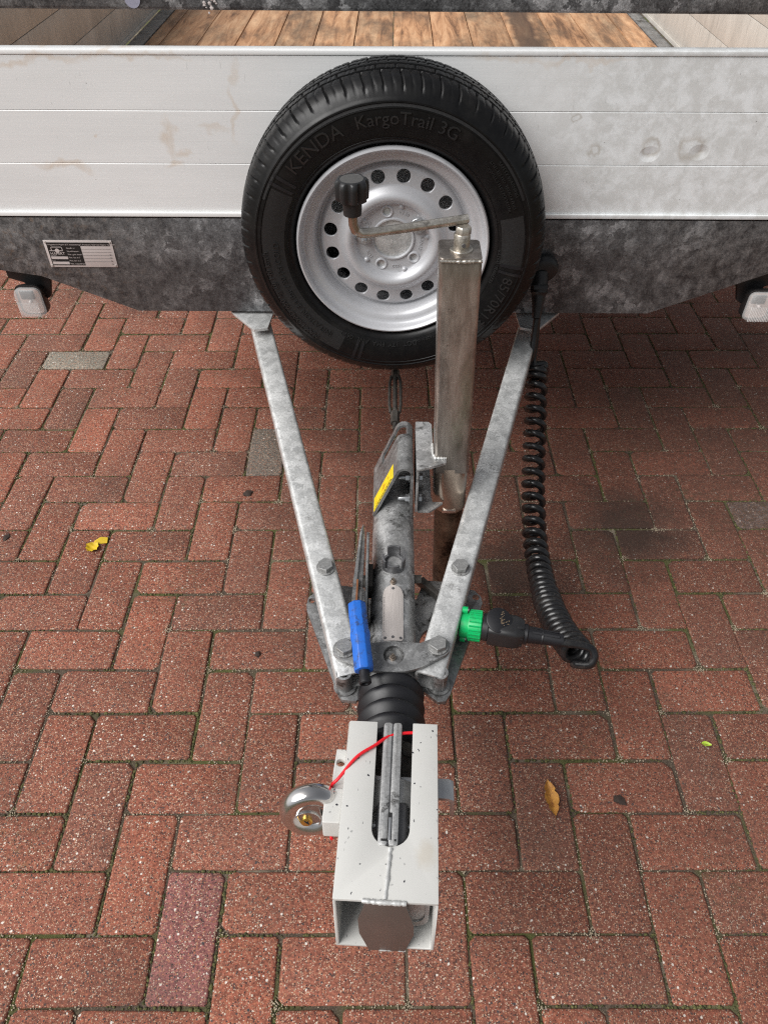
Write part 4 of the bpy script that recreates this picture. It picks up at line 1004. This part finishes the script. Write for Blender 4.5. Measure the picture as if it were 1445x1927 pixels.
# ------------------------------------------------------------------ jack leg
jk = thing('jack_leg', 'worn square steel jack leg standing upright with a crank handle on top', 'jack', (.118, 1.06, 0))
def jc(z): t = (z - .50) / .42; return (.1103 - .0120 * t, 1.0605 - .000 * t)
JW = .0310
JZ0, JZ1 = .500, .9100
rings = []
for z in (JZ0, .56, .64, .72, .80, .88, JZ1 - .002):
    x, y = jc(z); rings.append([(x + a, y + b, z) for a, b in rrect(-JW, -JW, JW, JW, .006, 4)])
x, y = jc(JZ1); rings.append([(x + a * .97, y + b * .97, JZ1 + .0005) for a, b in rrect(-JW, -JW, JW, JW, .006, 4)])
part('outer_tube', MB().loft(rings), 'jack', jk, smooth=40)
x, y = jc(JZ1)
cap = part('cap_plate', MB().loft([[(x + a * k, y + b * k, z) for a, b in rrect(-JW, -JW, JW, JW, .007, 4)] for z, k in ((JZ1 + .0006, .99), (JZ1 + .003, 1.005), (JZ1 + .005, .98))]), 'jack', jk)
cz = JZ1 + .005; cxx, cyy = x + .0015, y - .003
part('cap_weld', bead([(x - JW, y - JW - .0006, JZ1 + .001), (x, y - JW - .0012, JZ1 + .0005), (x + JW, y - JW - .0006, JZ1 + .001)], .0026, 14, .3, 7), 'rod', jk, smooth=70)
part('cap_washer', MB().lathe([(.0170, 0), (.0170, .002), (.0162, .0028), (.0100, .0028)], 36, T(cxx, cyy, cz)), 'rod', jk)
sp = part('spindle', MB().lathe([(.0122, .002), (.0122, .024), (.0112, .0255)], 28, T(cxx, cyy, cz)).lathe([(.0116, .024), (.0116, .033), (.0095, .036)], 7, T(cxx + .001, cyy, cz)), 'rod', jk)
part('cross_pin', MB().lathe([(.0016, 0), (.0030, 0), (.0030, .0022), (.0016, .0022)], 16, frame((cxx + .002, cyy - .0116, cz + .012), (.15, -1, 0))), 'dsteel', sp)
zr = .9545
cr = [(.1072, 1.0690, zr + .002), (.090, 1.064, zr + .001), (.023, 1.045, zr - .001), (-.030, 1.030, zr - .002), (-.0440, 1.026, zr - .001), (-.0520, 1.0235, zr + .004), (-.0550, 1.0225, zr + .013), (-.0556, 1.0222, zr + .030), (-.0556, 1.0220, zr + .045)]
ck = part('crank', MB().tube(cr, .0066, 14), 'rod', jk, smooth=50)
part('rust_band', MB().tube([Vector(p) + Vector((0, 0, 0)) for p in cr[5:8]], .0067, 14, False), 'bronze', ck, smooth=50)
kb = T(-.0556, 1.0220, zr + .0295)
part('knob_neck', MB().lathe([(.0085, -.004), (.0125, -.002), (.0130, .004), (.0135, .017), (.0150, .0185)], 32, kb), 'black', ck)
kr = []
for z, r, dep in ((.018, .0205, 0.6), (.0195, .0228, 1), (.026, .0232, 1), (.036, .0236, 1), (.0425, .0232, .9), (.0455, .0205, .4), (.0462, .0165, 0), (.0455, .0160, 0)):
    kr.append([((r - .0050 * dep * (.5 - .5 * cos(8 * t)) ** 1.8) * cos(t + .2), (r - .0050 * dep * (.5 - .5 * cos(8 * t)) ** 1.8) * sin(t + .2), z) for t in (2 * pi * i / 96 for i in range(96))])
part('knob_cap', MB().lathe([(.0158, .0450), (.0158, .0460), (0, .0462)], 40, kb), 'cap', ck)
part('knob', MB().loft(kr, True, (True, True), kb), 'black', ck, smooth=40)
# collar, inner tube, foot
co = []
for z, k, rr in ((.508, 1.0, 0), (.470, 1.01, .2), (.430, 1.03, .7), (.398, 1.06, 1.0)):
    x, y = jc(z); pts = []
    for i in range(32):
        t = 2 * pi * i / 32; ca, sa = cos(t), sin(t); q = JW / max(abs(ca), abs(sa)); q = min(q, JW * 1.16); r_ = q * (1 - rr) + .0305 * rr
        pts.append((x + ca * r_ * k, y + sa * r_ * k, z))
    co.append(pts)
x2, y2 = jc(.398)
co.append([(x2 + (p[0] - x2) * .93, y2 + (p[1] - y2) * .93, .3965) for p in co[-1]])
cl2 = part('collar', MB().loft(co), 'bronze', jk, smooth=45)
part('collar_notch', MB().box((x2 - .002, y2 - .0318, .4035), (.026, .004, .007)), 'chrome', cl2, .0008)
x3, y3 = jc(.03)
part('inner_tube', MB().cyl((x2, y2, .40), (x3, y3, .018), .0280, 48), 'dchrome', jk)
part('foot', MB().lathe([(.030, .028), (.034, .018), (.044, .012), (.046, .006), (.044, .001)], 40, T(x3, y3, 0)), 'grime', jk)
# the channel between the jack and the hood
ch_t = [(.0455, .9985), (.0690, 1.0060), (.0985, 1.0190), (.1000, 1.0265), (.0950, 1.0288), (.0795, 1.0288), (.0765, 1.040), (.0760, 1.130), (.070, 1.137), (.0455, 1.137)]
ch_b = [(.0505, 1.0025), (.0730, 1.0025), (.0985, 1.0255), (.0985, 1.0288), (.0795, 1.0288), (.0770, 1.046), (.0770, 1.135), (.0505, 1.135)]
br_ = part('jack_bracket', MB().prism(ch_t, .530, .5352).prism(ch_b, .4235, .4285).box((.0478, 1.068, .4795), (.0046, .137, .101)), 'galv2', jk, .0012)
part('bracket_weld', bead([(.0985, 1.0290, .5365), (.088, 1.0285, .5368), (.0795, 1.0290, .5366), (.0755, 1.040, .5366), (.0750, 1.07, .5366)], .0026, 10, .3, 9), 'weld', br_, smooth=70)

# ------------------------------------------------------------------ coiled cable, its plugs and the green parking socket
sk_ = thing('parking_socket', 'bright green parking socket screwed to the outside of the right drawbar arm', 'socket', (.15, .775, .345))
ax = Vector((.975, -.17, .03)).normalized(); so_ = Vector((.1220, .7815, .3780)); sm = frame(so_, ax)
ring_o = [(.0200, -.002), (.0222, .0), (.0222, .012), (.0250, .0125), (.0255, .014), (.0255, .034), (.0240, .0355), (.0185, .0355)]
part('socket_body', MB().lathe(ring_o, 56, sm), 'green', sk_)
rb = MB()
for i in range(22):
    a = 2 * pi * i / 22; rb.box((.0255 * cos(a), .0255 * sin(a), .024), (.0022, .0022, .020), sm)
part('grip_rib', rb, 'green', sk_)
lug = MB().prism(arc(0, .0245, .0060, -90, 90, 8) + arc(0, .0245, .006, 90, 270, 8)[1:-1], 0, .009).mesh('screw_lug', M['green'])
for a in (62, 242): placed('screw_lug', lug, sm @ RZ(radians(a - 90)) @ T(0, .002, 0), sk_)
for a in (62, 242): part('lug_screw', MB().lathe([(.0030, .009), (.0030, .0108), (.0012, .0112)], 12, sm @ RZ(radians(a - 90)) @ T(0, .0270, 0)), 'zinc', sk_)

cb = thing('coiled_cable', 'black spiral trailer cable hanging from the beam with its plug parked in the green socket', 'cable', (.31, 1.1, .24))
cp_ = [(.3345, 1.478, .430), (.3315, 1.44, .405), (.3240, 1.352, .360), (.3142, 1.239, .300), (.3056, 1.113, .262), (.3027, 1.023, .260), (.3015, .925, .278), (.3060, .824, .313), (.3175, .758, .342), (.3210, .744, .349)]
CU = spline(cp_, 40)
S_ = [0]
for a, b in zip(CU[:-1], CU[1:]): S_.append(S_[-1] + (b - a).length)
TOT = S_[-1]
def along(s):
    s = max(0, min(TOT, s)); i = max(0, min(len(S_) - 2, next((k for k in range(1, len(S_)) if S_[k] >= s), len(S_) - 1) - 1))
    t = (s - S_[i]) / max(1e-9, S_[i + 1] - S_[i]); return CU[i].lerp(CU[i + 1], t)
pts = []; ph = 0.0; s = 0.0; ds = .0007
def pitch(s):
    f = s / TOT
    return (.0150 if f < .04 else .0305 if f < .50 else .0305 + (.0158 - .0305) * min(1, (f - .52) / .22))
u0 = None
while s < TOT:
    p = along(s); t = (along(s + .004) - along(s - .004)).normalized()
    e1 = Vector((0, 0, 1)).cross(t).normalized(); e2 = t.cross(e1)
    R_ = .0192 + (.0018 if s / TOT > .75 else 0)
    pts.append(p + e1 * R_ * cos(ph) + e2 * R_ * sin(ph) + Vector((mnoise.noise(p * 40) * .001, mnoise.noise(p * 43) * .001, 0)))
    k = pitch(s); step = pi / 9; ph -= step; s += k * step / (2 * pi)
# run out of the coil into the plug boot
tail = [None, Vector((.3310, .7240, .3440)), Vector((.3385, .7230, .3510)), Vector((.3420, .7290, .3615)), Vector((.3370, .7370, .3710)), Vector((.3220, .7410, .3760)), Vector((.3000, .7435, .3778)), Vector((.2860, .7450, .3778))]
path = pts[:-1] + spline([pts[-1]] + tail[1:], 7)
lead_in = spline([Vector((.3205, 1.497, .545)), Vector((.3190, 1.485, .51)), Vector((.3170, 1.470, .470)), Vector((.3165, 1.468, .445)), pts[0] + Vector((-.004, .004, .008)), pts[0]], 6)
part('coil', MB().tube(lead_in[:-1] + path, .0075, 10), 'cable', cb, smooth=70)
part('lead', MB().tube(spline([(.3245, 1.500, .545), (.3262, 1.487, .50), (.3250, 1.472, .455), (.330, 1.462, .435), (.344, 1.470, .437), (.350, 1.484, .440)], 6), .0052, 10), 'cable', cb, smooth=70)
pa = frame(so_ + ax * .0355, Vector((.972, -.195, -.005)), (0, 0, 1))
pg = part('plug', MB().lathe([(.0205, 0), (.0235, .0005), (.0238, .010), (.0225, .011)], 40, pa).loft([[(a * k, b * k2, h) for a, b in rrect(-.0235, -.0225, .0235, .0225, .009, 4)] for h, k, k2 in ((.011, .95, .95), (.013, 1, 1), (.055, .98, .98), (.064, .90, .90), (.070, .74, .74))], True, (True, True), pa), 'black', cb, smooth=40)
fl_ = MB()
for i in range(7):
    a = 2 * pi * i / 7; fl_.box((.0200 * cos(a), .0200 * sin(a), .063), (.005, .004, .012), pa @ T(0, 0, 0))
part('flute', fl_, 'black', pg, .001)
bt = [(.0168, .068), (.0172, .076), (.0150, .078), (.0142, .084), (.0128, .100), (.0134, .101), (.0134, .1025), (.0126, .1035), (.0112, .130), (.0105, .136), (.0072, .1365)]
part('boot', MB().lathe(bt, 36, pa), 'rubber', pg)
part('boot_rib', MB().box((.0128, 0, .112), (.0014, .0035, .034), pa @ RZ(1.0)).box((.0128, 0, .112), (.0014, .0035, .034), pa @ RZ(1.9)).box((.0142, 0, .092), (.0014, .0035, .016), pa @ RZ(1.0)).box((.0142, 0, .092), (.0014, .0035, .016), pa @ RZ(1.9)), 'rubber', pg)
fc = Vector((.1830, .7700, .4035)); fm = frame(fc, Vector((.16, -.30, .94)))
fp = part('flap', MB().lathe([(.0205, -.003), (.0222, -.0015), (.0222, .0015), (.0205, .0026), (0, .0030)], 48, fm), 'rubber', pg)
scf = MB(); s5 = random.Random(4)
for i in range(38):
    a = s5.uniform(-1.5, .9); r_ = s5.uniform(.002, .017); scf.box((r_ * cos(a), r_ * sin(a), .00285 - r_ * .01), (s5.uniform(.0008, .0028), s5.uniform(.0005, .0014), .0003), fm @ RZ(0))
M['scuff'] = m_plain('dried_mud', (.16, .115, .07), .9, 0, .4, 200); part('scuff', scf, 'scuff', fp)
em = part('emblem', MB().prism(rrect(-.008, -.0045, .008, .0045, .002), 0, .0006, pa @ T(0, 0, .038) @ RX(pi / 2) @ RZ(pi / 2) @ T(0, 0, .0222)), 'rubber', pg)
# upper plug on the beam
tp_ = Vector((.320, 1.497, .545)); tq = Vector((.3235, 1.548, .640)); pm2 = frame(tp_, tq - tp_)
up = part('plug', MB().lathe([(.0080, 0), (.0095, .001), (.0125, .030), (.0150, .048), (.0155, .052), (.0190, .056), (.0195, .072), (.0180, .074), (.0180, .100)], 36, pm2), 'black', cb)
part('plug_clip', MB().box((0, .006, .066), (.030, .030, .010), pm2), 'black', up, .002)
part('beam_socket', MB().lathe([(.0285, 0), (.0300, .002), (.0300, .012), (.0270, .018), (.0200, .022)], 40, frame((.3300, 1.5538, .640), (0, -1, 0))), 'black', cb)

# ------------------------------------------------------------------ fallen leaves and crumbs
def leaf(name, lab, cat, mat, c, L, Wd, ang, curl, teeth=0, seed=1, vein=True, z=.0015):
    r = random.Random(seed); n = 14; vs = []; fs = []
    for i in range(n + 1):
        t = i / n; w = Wd * .5 * (sin(pi * t ** .85) ** .8) * (1 + teeth * r.uniform(-1, 1)); 
        for j, q in enumerate((-1, -.5, 0, .5, 1)):
            vs.append((-L / 2 + L * t, q * w, z + curl * (abs(q) ** 1.5) * .006 * sin(pi * t) + curl * .004 * (2 * t - 1) ** 2 + r.uniform(0, .0012) * abs(curl)))
    for i in range(n):
        for j in range(4): fs.append((i * 5 + j, i * 5 + j + 1, i * 5 + j + 6, i * 5 + j + 5))
    th = .0004; k = len(vs)
    vs += [(x, y, z_ - th) for x, y, z_ in vs]; fs += [tuple(k + q for q in reversed(f)) for f in fs]
    m = T(*c) @ RZ(radians(ang))
    o = part(name, MB().add(vs, fs, m), mat, None, smooth=60)
    tag(o, lab, cat)
    if vein:
        part('midrib', MB().tube([m @ Vector((-L / 2 * 1.12, 0, z + .001)), m @ Vector((0, 0, z + .0008)), m @ Vector((L * .48, 0, z + .0008))], lambda t: .0008 * (1.1 - t), 6), 'rusty', o)
    return o
leaf('leaf', 'torn yellow leaf lying folded on the bricks at the left', 'leaf', 'leafy', (-.7560, 1.290, 0), .036, .030, 60, 1.3, .35, 3, False)
lf2 = bpy.data.objects['leaf']
m2 = T(-.7440, 1.313, 0) @ RZ(.35)
part('torn_flap', MB().add([(-.018, -.007, .004), (.016, -.010, .001), (.020, .004, .006), (.004, .009, .009), (-.014, .006, .003), (-.018, -.007, .0035), (.016, -.010, .0005), (.020, .004, .0055), (.004, .009, .0085), (-.014, .006, .0025)], [(0, 1, 2), (0, 2, 3), (0, 3, 4), (7, 6, 5), (8, 7, 5), (9, 8, 5)], m2), 'leafy', lf2, smooth=10)
leaf('leaf', 'curled brown and orange leaf on the bricks right of the coupling lock', 'leaf', 'leafb', (.3140, .6480, 0), .074, .024, 95, 1.6, .28, 7)
leaf('leaf', 'small fresh green leaf on the bricks at the right', 'leaf', 'leafg', (.6470, .7650, 0), .021, .0105, -12, .6, .05, 4)
def crumb(lab, c, r, seed, flat=.4):
    k = random.Random(seed); bm2 = bmesh.new(); bmesh.ops.create_icosphere(bm2, subdivisions=2, radius=1)
    vs = []
    for v in bm2.verts:
        f = 1 + .55 * mnoise.noise(v.co * 1.7 + Vector((seed, 0, 0))); vs.append((v.co.x * r * f, v.co.y * r * f * .7, v.co.z * r * flat * f + r * flat * .6))
    bm2.verts.index_update(); fs = [[v.index for v in f.verts] for f in bm2.faces]; bm2.free()
    o = part('debris', MB().add(vs, fs, T(*c) @ RZ(k.uniform(0, 6))), 'debris', None, smooth=40)
    return tag(o, lab, 'debris', 'dark crumbs on the paving')
crumb('black crumpled scrap on the bricks left of the left drawbar arm', (-.3902, 1.4961, 0), .014, 1, .3)
crumb('dark brown crumb on the bricks right of the brown leaf', (.446, .646, 0), .012, 2, .35)
crumb('dark brown crumb on the bricks left of the blue brake grip', (-.2954, .9732, 0), .009, 3, .3)
crumb('dark crumb on the bricks at the far left edge, level with the yellow leaf', (-.9900, 1.3249, 0), .011, 4, .3)
